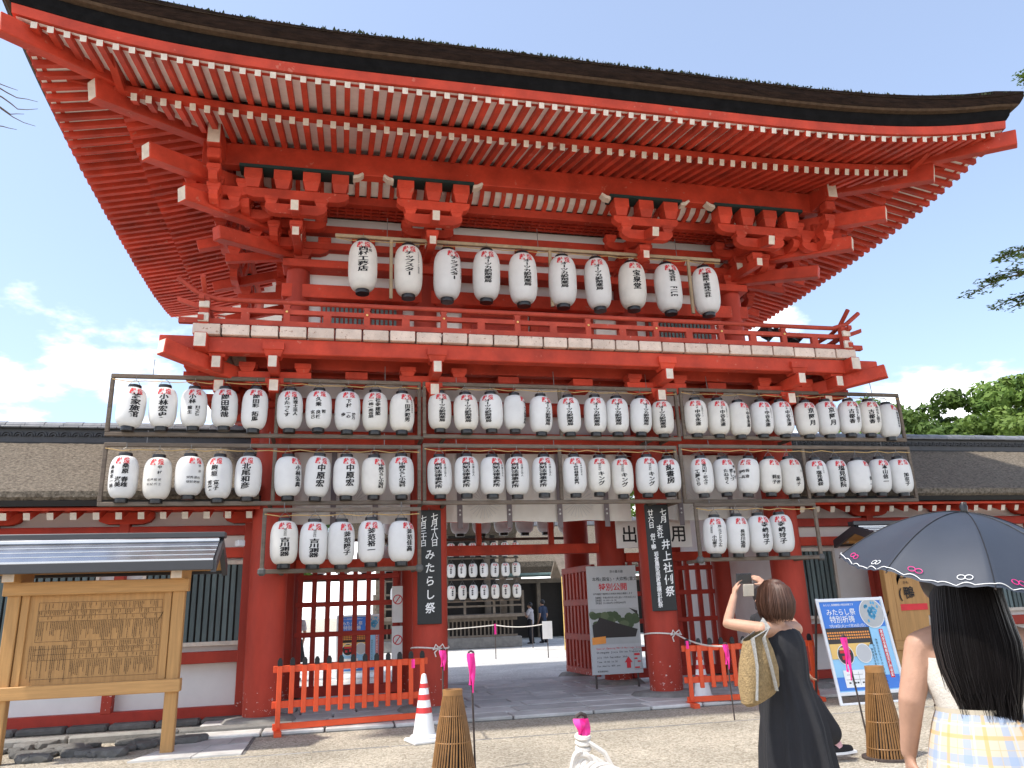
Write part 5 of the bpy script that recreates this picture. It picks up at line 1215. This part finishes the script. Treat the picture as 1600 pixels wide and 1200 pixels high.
limb(bm_, [shl, ell, wrl], [.046, .038, .025]); limb(bm_, [shr, W(1226, 962, 5.34), wrr], [.046, .038, .025])
ph = W(1162, 904, 5.40)
hand_shape(bm_, wrl, W(1150, 908, 5.42)-wrl, V((.8, .1, .1)), .7, .95, -1); hand_shape(bm_, wrr, W(1180, 902, 5.42)-wrr, V((-.3, .6, -.3)), .8, .95, 1)
remesh_later(bm_, 'body', 'skin', wo, .0065, 4); eyes(hc, fdir, wo)
mb = MB(); mb.box(hc+fdir.normalized()*.085-V((0, 0, .05)), (.12, .05, .085), rot=Matrix.Rotation(.67, 3, 'Z'), bev=.02); mb.build('face_mask', 'blackcloth', wo)
hb = MB(); ball(hb, hc+V((.012, -.012, .025)), (.108, .112, .112), 24)
sdir = fdir.cross(V((0, 0, 1))).normalized()
for k in range(30):
    a = -2.15+4.3*k/29; d = (-fdir*cos(a)+sdir*sin(a)); d.z = 0; d.normalize(); q = hc+V((.008, -.008, 0))
    limb(hb, [q+d*.075+V((0, 0, .07)), q+d*.108-V((0, 0, .02)), q+d*.100-V((0, 0, .09)), q+d*(.082)-V((0, 0, .125+.01*sin(k*2)))], [.022, .024, .022, .009], 8)
remesh_later(hb, 'hair', 'hairbrown', wo, .007, 2)
mb = MB(); rr = random.Random(6)
for i in range(420):
    a = rr.uniform(-2.25, 2.25); d = (-fdir*cos(a)+sdir*sin(a)); d.z = 0; d.normalize(); q = hc+V((.008, -.008, 0)); w_ = rr.uniform(-.006, .008)
    mb.tube([q+d*.055+V((0, 0, .125)), q+d*(.108+w_)+V((0, 0, .07)), q+d*(.134+w_)-V((0, 0, .02)), q+d*(.124+w_)-V((0, 0, .09)), q+d*(.092+w_*2)-V((0, 0, rr.uniform(.125, .155)))], [.0018, .002, .002, .002, .0006], 3)
mb.build('hair_strands', 'hairbrown', wo, True, kind='stuff')
cx = lambda z, dx=0, dy=0: V((pc.x+dx, pc.y+dy, z))
zs = (shl.z+shr.z)/2
dr = loft([(cx(zs+.015, 0, .01), .085, .05, -.15), (cx(zs-.02), .135, .085, -.15), (cx(zs-.09), .158, .108, -.15), (cx(zs-.20), .158, .112, -.15), (cx(zs-.33), .150, .112, -.15), (cx(zs-.46, .01), .175, .14, -.15), (cx(zs-.62, .015), .205, .17, -.15), (cx(.50, .01), .215, .19, -.15), (cx(.28, .015), .235, .21, -.15), (cx(.07, .02), .25, .225, -.15)], 96, .20, 3)
dr.build('dress', 'blackcloth', wo, True)
mb = MB()
for k in (-1, 1): mb.tube([cx(zs+.0, .07*k, .06), nb+V((.035*k, .02, .03)), nb+V((.01*k, -.055, .03))], .006, 6)
mb.build('halter_tie', 'blackcloth', wo, True)
ph_t = thing('smartphone', 'phone in an open beige flip case held up by the woman', 'phone', ph); fr = Matrix.Rotation(.25, 3, 'Z') @ Matrix.Rotation(.12, 3, 'X')
MB().box(ph, (.150, .011, .074), rot=fr, bev=.004).build('phone_body', 'phone', ph_t); MB().box(ph+V((.03, .004, -.085)), (.105, .007, .085), rot=fr, bev=.003).build('case_flap', 'canvas', ph_t)
# woven bag on her shoulder
bg_ = thing('woven_bag', 'straw tote with grey knit bands hanging from the shoulder of the woman', 'bag', W(1180, 1080, 4.86))
bc = W(1183, 1040, 4.85); mb = MB(); n = 30; vs = []
prof = [(-.20, .115, .055), (-.17, .145, .075), (-.06, .150, .085), (.06, .125, .075), (.15, .095, .05), (.185, .085, .035)]
for z, rx, ry in prof:
    for j in range(n):
        a = 2*pi*j/n; ca, sa = cos(a), sin(a); x = rx*abs(ca)**.7*(1 if ca >= 0 else -1); y = ry*abs(sa)**.8*(1 if sa >= 0 else -1); th = .25
        vs.append(bc+V((x*cos(th)-y*sin(th)-.12*(z+.2)*.0, x*sin(th)+y*cos(th), z+x*.35)))
fs = [(i*n+j, i*n+(j+1) % n, (i+1)*n+(j+1) % n, (i+1)*n+j) for i in range(len(prof)-1) for j in range(n)]+[tuple(range(n))[::-1]]
mb.add(vs, fs).build('pouch', 'weave', bg_, True)
for k in (-.055, .045): mb = MB(); mb.tube([bc+V((k*1.5, -.09, -.17+k*.5)), bc+V((k, -.095, 0)), bc+V((k*.8, -.06, .17)), shl+V((.0, -.07, .0)), shl+V((.0, .0, .055)), shl+V((.01, .06, .0)), bc+V((k, .06, .15))], [(.022, .006)]*7, 8); mb.build('strap', 'greyknit', bg_, True)

# --- generic standing or walking figure
def figure(label, o, h, ang, top, low, hair, pose=None, wide=1.0, longhair=False, skirt=False, skin='skin'):
    t = thing('person', label, 'person', o); k = h/1.6; o = V(o); Rm = Matrix.Rotation(ang, 3, 'Z')
    J = dict(pelvis=(0, 0, .86), chest=(0, 0, 1.15), neck=(0, 0, 1.33), head=(0, .015, 1.485), shl=(-.165, 0, 1.29), ell=(-.205, -.03, 1.03), wrl=(-.19, .06, .82), shr=(.165, 0, 1.29), elr=(.205, -.03, 1.03), wrr=(.19, .06, .82),
             hpl=(-.085, 0, .84), knl=(-.09, .02, .46), anl=(-.09, -.02, .09), hpr=(.085, 0, .84), knr=(.09, .02, .46), anr=(.09, -.02, .09))
    J.update(pose or {}); P = {a: o+Rm@(V(b)*k) for a, b in J.items()}; f = Rm@V((0, 1, 0))
    b = MB(); head_shape(b, P['head'], f, .095*k); limb(b, [P['head']-V((0, 0, .05)), P['neck']], [.05*k, .055*k]); limb(b, [P['neck'], P['chest'], P['pelvis']], [.075*k, .105*k, .11*k])
    for s in 'lr':
        limb(b, [P['neck']-V((0, 0, .03)), P['sh'+s], P['el'+s], P['wr'+s]], [.05*k, .047*k, .037*k, .025*k])
        d = (P['wr'+s]-P['el'+s]).normalized(); hand_shape(b, P['wr'+s], d, f*.4+V((0, 0, .1)), .5, k, 1 if s == 'l' else -1)
        limb(b, [P['hp'+s], P['kn'+s], P['an'+s]], [.08*k, .052*k, .036*k])
    remesh_later(b, 'body', skin, t, .011*k, 3); eyes(P['head'], f, t, .095*k)
    c = MB(); limb(c, [P['neck']-V((0, 0, .02)), P['chest'], P['pelvis']-V((0, 0, .04))], [.095*k, .135*k, .135*k])
    for s in 'lr': limb(c, [P['neck']-V((0, 0, .035)), P['sh'+s], P['sh'+s].lerp(P['el'+s], .6)], [.06*k, .062*k, .058*k])
    remesh_later(c, 'top', top, t, .012, 4)
    c = MB()
    if skirt: loft([(P['pelvis']+V((0, 0, .06)), .14*k, .12*k, ang), (P['pelvis']-V((0, 0, .2)), .19*k, .17*k, ang), (P['pelvis']-V((0, 0, .45)), .24*k, .21*k, ang)], 40, .06, 5).build('skirt', low, t, True)
    else:
        for s in 'lr': limb(c, [P['hp'+s]+V((0, 0, .05)), P['kn'+s], P['kn'+s].lerp(P['an'+s], .72 if wide > 1.2 else .93)], [.105*k, .075*k*wide, .065*k*wide])
        remesh_later(c, 'trousers', low, t, .012, 4)
    if wide > 1.2:
        for s in 'lr': MB().tube([P['an'+s]-V((0, 0, .03)), P['an'+s].lerp(P['kn'+s], .12), P['an'+s].lerp(P['kn'+s], .22)], [.046*k, .043*k, .044*k], 12).build('sock', 'sock', t, True)
    c = MB(); ball(c, P['head']+V((0, 0, .03))-f*.018, (.100*k, .105*k, .098*k))
    if longhair: limb(c, [P['head']-f*.05, P['neck']-f*.09-V((0, 0, .05))], [.08*k, .06*k])
    remesh_later(c, 'hair', hair, t, .011, 2)
    for s in 'lr':
        a = P['an'+s]; fd = (Rm@V((0, 1, 0))); sh = MB(); limb(sh, [a-fd*.05*k-V((0, 0, .045*k)), a+fd*.13*k-V((0, 0, .055*k))], [.043*k, .036*k]); remesh_later(sh, 'shoe', 'blackcloth', t, .010, 2)
        so_ = MB(); so_.sweep([a-fd*.10*k-V((0, 0, .082*k)), a+fd*.05*k-V((0, 0, .086*k)), a+fd*.18*k-V((0, 0, .080*k))], .08*k, .022*k); so_.build('sole', 'sole', t)
    return t
cpn = figure('person in black wide trousers and sneakers walking beyond the photographing woman', (3.98, 6.95, 0), 1.56, -pi/2+.1, 'blackcloth', 'blackcloth', 'hairblack',
       pose=dict(hpr=(.085, 0, .84), knr=(.09, .30, .50), anr=(.09, .56, .15), knl=(-.09, .02, .46), anl=(-.09, .02, .10), elr=(.24, .02, 1.03), wrr=(.24, .17, .84)), wide=1.75, skin='skin2')
figure('person in navy shirt and dark trousers standing by the far stage', (8.35, 32.3, .004), 1.72, .6, 'navy', 'blackcloth', 'hairblack')
figure('person in pale striped shirt standing beside the navy-shirted visitor', (7.75, 32.0, .004), 1.62, .9, 'greyshirt', 'blackcloth', 'hairblack', pose=dict(ell=(-.2, .08, 1.05), wrl=(-.08, .22, 1.15), elr=(.2, .08, 1.05), wrr=(.08, .22, 1.15)))
p = onY(462, 1005, 19.5)
figure('visitor in patterned grey top and dark skirt beyond the lattice', (p.x, 19.5, .004), 1.6, .4, 'greyshirt', 'blackcloth', 'hairblack', skirt=True, longhair=True)

# --- young woman under the parasol, seen from behind
GY = 2.28; gp = onY(1514, 1000, GY); GX = gp.x
gi = thing('person', 'long-haired young woman in white top and plaid skirt under the parasol', 'person', (GX, GY, 0))
g = lambda px, py, Y=GY: onY(px, py, Y)
b = MB(); hd = V((GX-.01, GY+.03, 1.47)); head_shape(b, hd, (0, 1, 0), .098); nk = V((GX, GY, 1.335)); limb(b, [hd-V((0, 0, .05)), nk], [.048, .052])
sl_ = g(1456, 1012); sr_ = V((2*GX-sl_.x+.02, GY+.03, sl_.z)); sl_ = V((sl_.x, GY, sl_.z))
for s in (sl_, sr_): limb(b, [nk-V((0, 0, .01)), s], [.055, .050])
limb(b, [nk-V((0, 0, .03)), V((GX, GY, 1.18)), V((GX, GY, 1.02)), V((GX, GY, .88))], [.085, .118, .10, .125]); ball(b, (GX, GY, 1.22), (.165, .085, .12))
e1 = g(1448, 1098); e1.y = GY-.02; w1 = g(1450, 1192); w1.y = GY+.04
limb(b, [sl_, e1, w1], [.050, .041, .026]); hand_shape(b, w1, (0, .1, -1), (.8, .2, 0), .5, .95, 1)
e2 = V((sr_.x+.07, GY+.08, sl_.z-.24)); w2 = V((GX+.16, GY+.26, 1.17)); limb(b, [sr_, e2, w2], [.050, .041, .026]); hand_shape(b, w2, (-.3, .3, .7), (-.5, -.6, .2), 1.3, .95, -1)
for k in (-1, 1): limb(b, [(GX+.085*k, GY, .86), (GX+.09*k, GY+.02, .46), (GX+.09*k, GY-.02, .08)], [.09, .055, .036]); limb(b, [(GX+.09*k, GY-.03, .05), (GX+.09*k, GY+.14, .035)], [.04, .03])
remesh_later(b, 'body', 'skin2', gi, .0065, 4); eyes(hd, (0, 1, 0), gi, .098)
tp = loft([((GX, GY, 1.245), .150, .098, 0), ((GX, GY, 1.17), .158, .112, 0), ((GX, GY, 1.12), .138, .115, 0), ((GX, GY, 1.075), .130, .112, 0), ((GX, GY, 1.06), .132, .115, 0)], 48, .02, 2); tp.build('white_top', 'whitecloth', gi, True)
mb = MB()
for k in (-1, 1): mb.tube([(GX+.085*k, GY-.085, 1.235), (GX+.095*k, GY-.06, 1.33), (GX+.10*k, GY, 1.365), (GX+.10*k, GY+.06, 1.30)], [(.014, .004)]*4, 8)
mb.build('lace_strap', 'whitecloth', gi, True)
rg = []
for i in range(17):
    u = i/16; rg.append(((GX, GY, 1.085-.70*u), .134+.15*u**.75, .116+.14*u**.75, 0))
sk = loft(rg, 96, .075, 9).build('plaid_skirt', 'plaid', gi, True)
uvl = sk.data.uv_layers.new(name='UVMap')
for pl in sk.data.polygons:
    js = [sk.data.loops[li].vertex_index for li in pl.loop_indices]; wrapx = max(v % 96 for v in js)-min(v % 96 for v in js) > 50
    for li, vi in zip(pl.loop_indices, js):
        j = vi % 96; j = j+96 if wrapx and j < 48 else j; uvl.data[li].uv = (j/96*9.0, (vi//96)/16*.70/.115)
MB().lathe([(.135, 0), (.137, .025)], 40, caps=False).build('waistband', 'plaid', gi, True).matrix_basis = Matrix.Translation((GX, GY, 1.07)) @ Matrix.Diagonal((1, .87, 1, 1))
hr = MB(); ball(hr, hd+V((0, -.012, .028)), (.108, .116, .112), 24)
rgh = [(1.50, .100, .106, -.01), (1.43, .110, .102, -.025), (1.36, .118, .088, -.045), (1.29, .126, .068, -.070), (1.22, .120, .052, -.085), (1.15, .098, .042, -.09), (1.11, .055, .026, -.09)]
hv = loft([((GX+.012, GY+dy+.0, z), rx*.92, ry, 0) for z, rx, ry, dy in rgh], 48); hr.add(hv.v, hv.f); hr.add([hv.v[i] for i in range(48)], [tuple(range(48))]); hr.add(hv.v[-48:], [tuple(range(48))])
remesh_later(hr, 'hair', 'hairblack', gi, .009, 3)
mb = MB(); rr = random.Random(4)
for i in range(620):
    a = rr.uniform(pi*.98, 2*pi*1.02); en = rr.choice((1.04, 1.06, 1.09, 1.12, 1.16, 1.2))+rr.uniform(-.03, .03); pts = []; off = rr.uniform(.985, 1.035); jit = rr.uniform(-.006, .006)
    for z, rx, ry, dy in rgh:
        if z < en-.02: break
        pts.append((GX+.012+max(rx, .084)*.93*off*cos(a)+jit*(1.5-z)*4, GY+dy+ry*off*sin(a), z))
    l_ = pts[-1]; pts.append((l_[0]*1.0+(GX+.012-l_[0])*.15+rr.uniform(-.012, .012), l_[1], l_[2]-rr.uniform(.03, .09)))
    mb.tube(pts, [.0022]*(len(pts)-1)+[.0006], 3)
mb.build('hair_strands', 'hairblack', gi, True, kind='stuff')
# tote bag
tb = thing('tote_bag', 'natural canvas tote hanging from the shoulder of the young woman', 'bag', (GX+.25, GY-.02, .75))
c0 = V((GX+.30, GY-.04, .93)); mb = MB(); mb.box(c0, (.30, .07, .34), rz=-.35, bev=.03); mb.build('pouch', 'canvas', tb, True)
mb = MB()
for k in (-.09, .07): mb.tube([c0+V((k, -.05, .15)), c0+V((k*.7-.03, -.06, .30)), sr_+V((-.01, -.055, .0)), sr_+V((-.02, 0, .056)), sr_+V((-.01, .06, 0)), c0+V((k, .06, .15))], [(.017, .004)]*6, 8)
mb.build('strap', 'canvas', tb, True)
# parasol
pa = thing('parasol', 'slate grey parasol with scalloped white-stitched edge held over the young woman', 'parasol', (GX+.05, GY+.1, 1.2))
ap_ = onY(1507, 800, GY+.06); TR = Matrix.Rotation(radians(13), 3, 'X') @ Matrix.Rotation(radians(3), 3, 'Y'); RP = .405
def pp(u, a): # u 0 apex..1 rim
    k = (a*8/(2*pi)) % 1; sc = 1-.05*sin(pi*k)*u; z = -.20*u**2.0-.030*sin(pi*k)*u*(1-.3*u)+(.006*abs(sin(6*pi*k))*(1 if u > .97 else 0))
    return ap_+TR@V((RP*u*sc*cos(a+.25), RP*u*sc*sin(a+.25), z))
rows = [[pp(i/14, 2*pi*j/128) for j in range(129)] for i in range(15)]
cnp = MB().grid(rows).build('canopy', 'parasol', pa, True)
MB().tube([pp(.985, 2*pi*j/384)-TR@V((0, 0, -.003))+V((0, 0, .003*sin(j*.5))) for j in range(385)], .0013, 4).build('edge_stitching', 'chalk', cnp)
for j in range(16):
    a = 2*pi*(j+.5)/16; mb = MB(); m_ = 'chalk' if j % 2 else 'pink'
    e1_ = (pp(.93, a+.05)-pp(.93, a-.05)).normalized(); e2_ = (pp(.96, a)-pp(.86, a)).normalized(); nn = e1_.cross(e2_).normalized(); nn = nn if nn.z > 0 else -nn
    for q in (-1, 1): mb.tube([pp(.93, a)+nn*.005+e1_*(q*.011*(1-cos(s_)))+e2_*(.009*sin(s_)) for s_ in [2*pi*i/12 for i in range(13)]], .0011, 4)
    mb.build('stitched_butterfly', m_, cnp)
for j in range(8): MB().tube([pp(i/8, 2*pi*j/8)+TR@V((0, 0, .0015)) for i in range(9)], .0016, 4).build('seam', 'black', cnp)
for j in range(8): MB().tube([pp(i/8, 2*pi*j/8)-TR@V((0, 0, .006)) for i in range(9)], .0025, 5).build('rib', 'iron', pa)
MB().tube([ap_+TR@V((0, 0, .035)), ap_, ap_+TR@V((0, 0, -.62))], .006, 8).build('shaft', 'iron', pa, True); MB().lathe([(.012, 0), (.014, .02), (.006, .035)], 12).build('ferrule', 'plastic', pa, True).matrix_basis = Matrix.Translation(ap_)
MB().tube([pp(1.0, 5.2), pp(1.0, 5.2)-V((0, .01, .06)), pp(1.0, 5.2)-V((-.03, .01, .13))], [(.010, .002)]*3, 6).build('tie_strap', 'black', pa)
# ------------------------------------------------------------------ courtyard beyond the gate
bl_lab = 'white paper lantern hung on the far side of the gate'
def plain_lanterns(pts, H, R, label, group, txt=None):
    for k, p in enumerate(pts): lantern(V(p), H, R, txt[k % len(txt)] if txt else None, random.uniform(-.3, .3), label, group, 0, random.random() < .3, None, txt is not None, True)
bf = thing('lantern_frame', 'timber lantern frame seen through the gateway on its far side', 'frame', (3.2, 17.4, 3.0))
for z in (2.95, 3.85): bx('rail', (3.2, 17.4, z), (4.6, .06, .06), 'pole', bf)
for x in (.95, 3.2, 5.45): bx('upright', (x, 17.4, 3.4), (.06, .05, .9), 'pole', bf); bx('stay', (x, 17.1, 3.85), (.04, .6, .04), 'pole', bf)
plain_lanterns([(1.15+.5*i, 17.36, 3.36) for i in range(9)], .56, .212, 'white paper lantern on the far side frame seen through the gateway top', 'lanterns on the far side of the gate')
bf = thing('lantern_frame', 'timber lantern frame seen through the lattice on the far side', 'frame', (.2, 17.4, 2.2))
for z in (2.15, 2.98): bx('rail', (.15, 17.4, z), (2.6, .06, .06), 'pole', bf)
for x in (-1.1, 1.4): bx('upright', (x, 17.4, 2.56), (.06, .05, .82), 'pole', bf); bx('stay', (x, 17.05, 2.98), (.04, .7, .04), 'pole', bf)
plain_lanterns([(-.9+.5*i, 17.36, 2.56) for i in range(5)], .56, .212, 'white paper lantern on the far side frame seen through the lattice', 'lanterns on the far side of the gate')
# the open stage with lanterns
st = thing('stage_hall', 'dark timber open stage hung with lanterns across the courtyard', 'building', (3.5, 31.5, 0))
bx('stone_base', (4.2, 32.6, .2), (5.6, 4.4, .4), 'stone', st, .03)
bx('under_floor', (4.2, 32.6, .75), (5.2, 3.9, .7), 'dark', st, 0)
for i in range(33): bx('floor_slat', (1.7+i*.155, 30.58, .72), (.05, .04, .66), 'greywood', st, 0)
for z in (.42, 1.06): bx('sill', (4.2, 30.56, z), (5.3, .12, .12), 'greywood', st)
bx('veranda', (4.2, 32.5, 1.18), (5.8, 4.6, .12), 'greywood', st)
for z in (1.55, 1.82, 2.06): bx('handrail', (4.2, 30.3, z), (5.8, .07, .07), 'greywood', st)
for i in range(6): bx('baluster', (1.35+i*1.14, 30.3, 1.6), (.09, .09, .9), 'greywood', st)
for x in (1.7, 4.0, 6.4):
    for y in (30.9, 34.2): bx('pillar', (x, y, 2.9), (.24, .24, 3.4), 'greywood', st)
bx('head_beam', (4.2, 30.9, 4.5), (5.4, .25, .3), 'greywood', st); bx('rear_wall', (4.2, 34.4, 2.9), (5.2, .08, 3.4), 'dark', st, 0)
MB().prism([(28.8, 4.6), (32.6, 6.9), (36.4, 4.6), (36.4, 4.9), (32.6, 7.3), (28.8, 4.9)], lambda a, b, q: (q, a, b), .2, 8.2).build('bark_roof', 'thatchtop', st)
for z in (2.12, 2.93, 3.71): bx('lantern_rail', (4.3, 30.12, z-.38), (5.2, .06, .06), 'pole', st)
for x in (1.75, 4.1, 6.8): bx('lantern_upright', (x, 30.14, 3.1), (.06, .05, 2.3), 'pole', st)
SH = [[fit('下鴨茶寮', .0, .2, .40, .62)]]
for z in (2.07, 2.88, 3.66):
    plain_lanterns([(2.1+.425*i, 30.05, z) for i in range(12)], .52, .165, 'small white lantern in the rows hung on the far dark stage', 'lanterns on the far stage', SH if z < 4 else SH)
# far hall with bark roof, straw matting wall
fh = thing('far_hall', 'low bark-roofed hall beyond the courtyard visitors', 'building', (10.5, 38, 0))
bx('wall', (11.0, 39, 1.4), (12, .2, 2.8), 'dark', fh, 0)
for i in range(9): bx('post', (5.6+i*1.4, 38.6, 1.4), (.18, .18, 2.8), 'greywood', fh)
bx('copper_eave', (11, 37.6, 2.95), (13, 2.2, .10), 'copper', fh, .01); bx('head_beam', (11, 38.6, 2.7), (12.4, .2, .22), 'greywood', fh)
MB().prism([(36.8, 3.3), (40.5, 5.3), (44, 3.3), (44, 3.6), (40.5, 5.7), (36.8, 3.55)], lambda a, b, q: (q, a, b), 4.2, 18).build('bark_roof', 'thatchtop', fh)
bx('ridge', (11, 40.5, 5.8), (13.8, .5, .4), 'tile', fh)
sm = thing('straw_screen', 'golden straw matting screen leaning beside the open door leaf', 'screen', (8.2, 26.6, 0))
MB().box((8.25, 26.6, 1.25), (1.3, .08, 2.5), bev=.02).build('matting', 'straw', sm)
for z in (.3, 1.2, 2.2): bx('batten', (8.25, 26.54, z), (1.32, .03, .06), 'polelight', sm)
MB().prism([(25.9, 2.4), (26.6, 3.0), (27.3, 2.4), (27.3, 2.5), (26.6, 3.12), (25.9, 2.5)], lambda a, b, q: (q, a, b), 7.4, 9.1).build('screen_roof', 'greywood', sm)
# courtyard rope line
for lb, px, py in (('thin courtyard stake with pink tape before the far stage', 775, 1030), ('dark courtyard stake near the two far visitors', 833, 1013), ('thin courtyard stake with a white notice', 857, 1028)):
    q = onZ(px, py); t = thing('rope_stake', lb, 'stake', q, 0, 'courtyard rope stakes'); MB().tube([(0, 0, -.05), (0, 0, 1.0)], .015, 6).build('rod', 'iron', t, local=True)
    if '7' in str(px)[:1]: MB().grid([[V((s*.03, -.02, 1.0-u*.3)) for s in (-1, 0, 1)] for u in (0, .5, 1)]).build('pink_tape', 'pink', t, local=True)
    if px == 857: MB().box((0, -.02, .78), (.30, .008, .5)).build('paper_notice', 'chalk', t, local=True)
q0, q1, q2 = onZ(775, 1030), onZ(833, 1013), onZ(857, 1028)
rp = thing('rope_barrier', 'thin pink-tied rope strung between the courtyard stakes', 'rope', q1)
MB().tube(sag(q0-V((5, 0, -1)), q0+V((0, 0, .97)), .1), .014, 5).tube(sag(q0+V((0, 0, .97)), q2+V((0, 0, .97)), .08), .014, 5).build('line', 'rope', rp)
mp_ = onZ(808, 1004); 

# ------------------------------------------------------------------ trees
def leaf_mat(name, c1, c2): M[name] = mat(name, c1, .6, .2, .6, rnd=.15, col2=c2, trans=.3, spec=.25)
leaf_mat('leafa', (.06, .12, .02), (.17, .25, .05)); leaf_mat('leafb', (.05, .10, .018), (.13, .20, .04)); leaf_mat('leafc', (.08, .14, .025), (.21, .29, .06))
M['bark'] = mat('tree_bark', (.085, .062, .045), .95, .3, 6, .8, 20, stretch=(1, 1, .3))
def crown_mesh(seed, R, H, nc, nl, ls, m):
    r = random.Random(seed); vs = []; fs = []
    cl = []
    for i in range(nc):
        a = r.uniform(0, 2*pi); z = r.uniform(-.5, .5); q = sqrt(max(0, 1-(2*z)**2*.8))*r.uniform(.45, 1.0); cl.append((V((R*q*cos(a), R*q*sin(a), H*z)), r.uniform(.16, .30)*R))
    for c, rad in cl:
        for k in range(nl):
            d = V((r.gauss(0, 1), r.gauss(0, 1), r.gauss(0, 1))).normalized(); p = c+V((d.x, d.y, d.z*.62))*rad*r.uniform(.6, 1.05)
            n = (d+V((r.gauss(0, .5), r.gauss(0, .5), r.gauss(.4, .5)))).normalized(); u = n.orthogonal().normalized(); u = Matrix.Rotation(r.uniform(0, 6.28), 3, n)@u; w_ = n.cross(u); s = ls*r.uniform(.6, 1.3)
            o = len(vs); vs += [p-u*s, p-w_*s*.45, p+u*s, p+w_*s*.45]; fs.append((o, o+1, o+2, o+3))
    me = bpy.data.meshes.new('crown'); me.from_pydata([tuple(v) for v in vs], [], fs); me.materials.append(M[m]); return me, cl
TM = []
for k, m in enumerate(('leafa', 'leafb', 'leafc')):
    cm, cl = crown_mesh(20+k, 5.2, 9.0, 46, 210, .30, m); tr_ = MB(); tr_.tube([(0, 0, -.2), (.1, 0, 4), (0, .2, 9), (.2, 0, 13)], [.5, .4, .28, .12], 10)
    for c, rad in cl[:16]: tr_.tube([(0, .1, 7+.2*c.z), (c.x*.5, c.y*.5, 9.5+c.z*.5), (c.x*.9, c.y*.9, 11+c.z*.95)], [.16, .09, .03], 6)
    TM.append((cm, tr_.mesh('trunk', 'bark', True)))
def tree(label, x, y, s, k, rz):
    t = thing('broadleaf_tree', label, 'tree', (x, y, 0), rz, 'trees of the wood beyond the corridor'); t.scale = (s, s, s*random.uniform(.95, 1.05))
    put('trunk', TM[k][1], t, True); put('crown', TM[k][0], t, True, mw=Matrix.Translation((0, 0, 11)))
LT = 'broadleaf tree in the sunlit wood rising beyond the shaded corridor roof'
for x, y, s, k in ((66, 58, 1.28, 2), (59, 60, 1.12, 0), (74, 60, 1.40, 1), (52, 60, 1.0, 1), (64, 50, 1.0, 0), (55, 52, .86, 2), (47, 56, .82, 0), (72, 52, 1.12, 2), (41, 58, .78, 1), (80, 56, 1.3, 0), (60, 68, 1.32, 1), (36, 60, .72, 2), (69, 66, 1.45, 0), (50, 66, 1.12, 2), (56, 72, 1.3, 0), (45, 64, .95, 1), (78, 66, 1.6, 2), (62, 56, 1.1, 2)):
    tree(LT, x, y, s, k, random.uniform(0, 6))
for x, y, s, k in ((14, 62, .85, 1), (6, 66, .8, 0), (22, 64, .8, 2), (-4, 68, .72, 1)): tree('dark tree standing behind the far courtyard halls', x, y, s, k, random.uniform(0, 6))
# overhanging branch at the right and a bare twig at the left: trees standing outside the frame
tr2 = thing('overhanging_maple', 'leafy maple branch reaching into the sky beside the gate roof', 'tree', (13.6, 9.2, 0))
MB().tube([(13.6, 9.2, -.1), (13.5, 9.2, 3), (13.3, 9.1, 6), (13.2, 9, 9)], [.26, .22, .16, .08], 10).build('trunk', 'bark', tr2, True)
r = random.Random(3); mb = MB(); lf = MB()
def twig(p, d, ln, rad, depth):
    p = V(p); d = V(d).normalized(); e = p+d*ln+V((0, 0, -.03*ln)); mb.tube([p, (p+e)/2+V((0, 0, .02)), e], [rad, rad*.8, rad*.5], 5)
    if depth == 0:
        for k in range(48):
            q = p.lerp(e, r.uniform(.1, 1.1))+V((r.gauss(0, .06), r.gauss(0, .06), r.gauss(0, .04)))
            for j in range(3):
                a = r.uniform(0, 6.28); u = V((cos(a), sin(a), r.uniform(-.4, .3))).normalized(); v_ = V((-sin(a), cos(a), r.uniform(-.3, .3))); s = r.uniform(.05, .10)
                lf.add([q, q+u*s*.5+v_*s*.22, q+u*s, q+u*s*.5-v_*s*.22], [(0, 1, 2, 3)])
        return
    for k in range(4): twig(p.lerp(e, .35+.2*k), d+V((r.uniform(-.7, .7), r.uniform(-.7, .7), r.uniform(-.5, .3))), ln*.5, rad*.55, depth-1)
tgt = onY(1636, 374, 9.0); twig((13.3, 9.1, 6.9), tgt-V((13.3, 9.1, 6.9)), (tgt-V((13.3, 9.1, 6.9))).length*.80, .04, 2); tgt = onY(1628, 402, 9.0); twig((13.3, 9.1, 6.5), tgt-V((13.3, 9.1, 6.5)), (tgt-V((13.3, 9.1, 6.5))).length*.80, .04, 2)
t3 = onY(1640, 100, 9.2); twig((13.2, 9, 8.6), t3-V((13.2, 9, 8.6)), 1.5, .03, 2); t4 = onY(1640, 225, 9.2); twig((13.2, 9, 7.8), t4-V((13.2, 9, 7.8)), 1.4, .03, 2)
mb.build('limbs', 'bark', tr2, True); lf.build('foliage', 'leafa', tr2)
tl = thing('bare_tree', 'bare thin twigs reaching past the gate roof corner', 'tree', (-6.2, 7.5, 0))
MB().tube([(-6.2, 7.5, -.1), (-6.1, 7.5, 3), (-5.9, 7.5, 6), (-5.8, 7.5, 8)], [.16, .13, .09, .05], 8).build('trunk', 'bark', tl, True)
mb = MB(); r = random.Random(8)
for px, py, ex, ey in ((-60, 120, 62, 158), (-60, 130, 55, 198), (-50, 150, 40, 180), (-60, 100, 30, 140), (-60, 180, 28, 200), (-40, 140, 60, 172)):
    a, c = onY(px, py, 7.2), onY(ex, ey, 7.2); pts = [a.lerp(c, i/7)+V((r.uniform(-.02, .02), 0, .04*sin(i*.9)+r.uniform(-.02, .02))) for i in range(8)]
    mb.tube([(-5.88, 7.45, 6.3)]+pts, [.02]+[.012-.0014*i for i in range(8)], 5)
mb.build('twigs', 'bark', tl, True)
flush_jobs()
gi.rotation_euler = (0, 0, -.62)
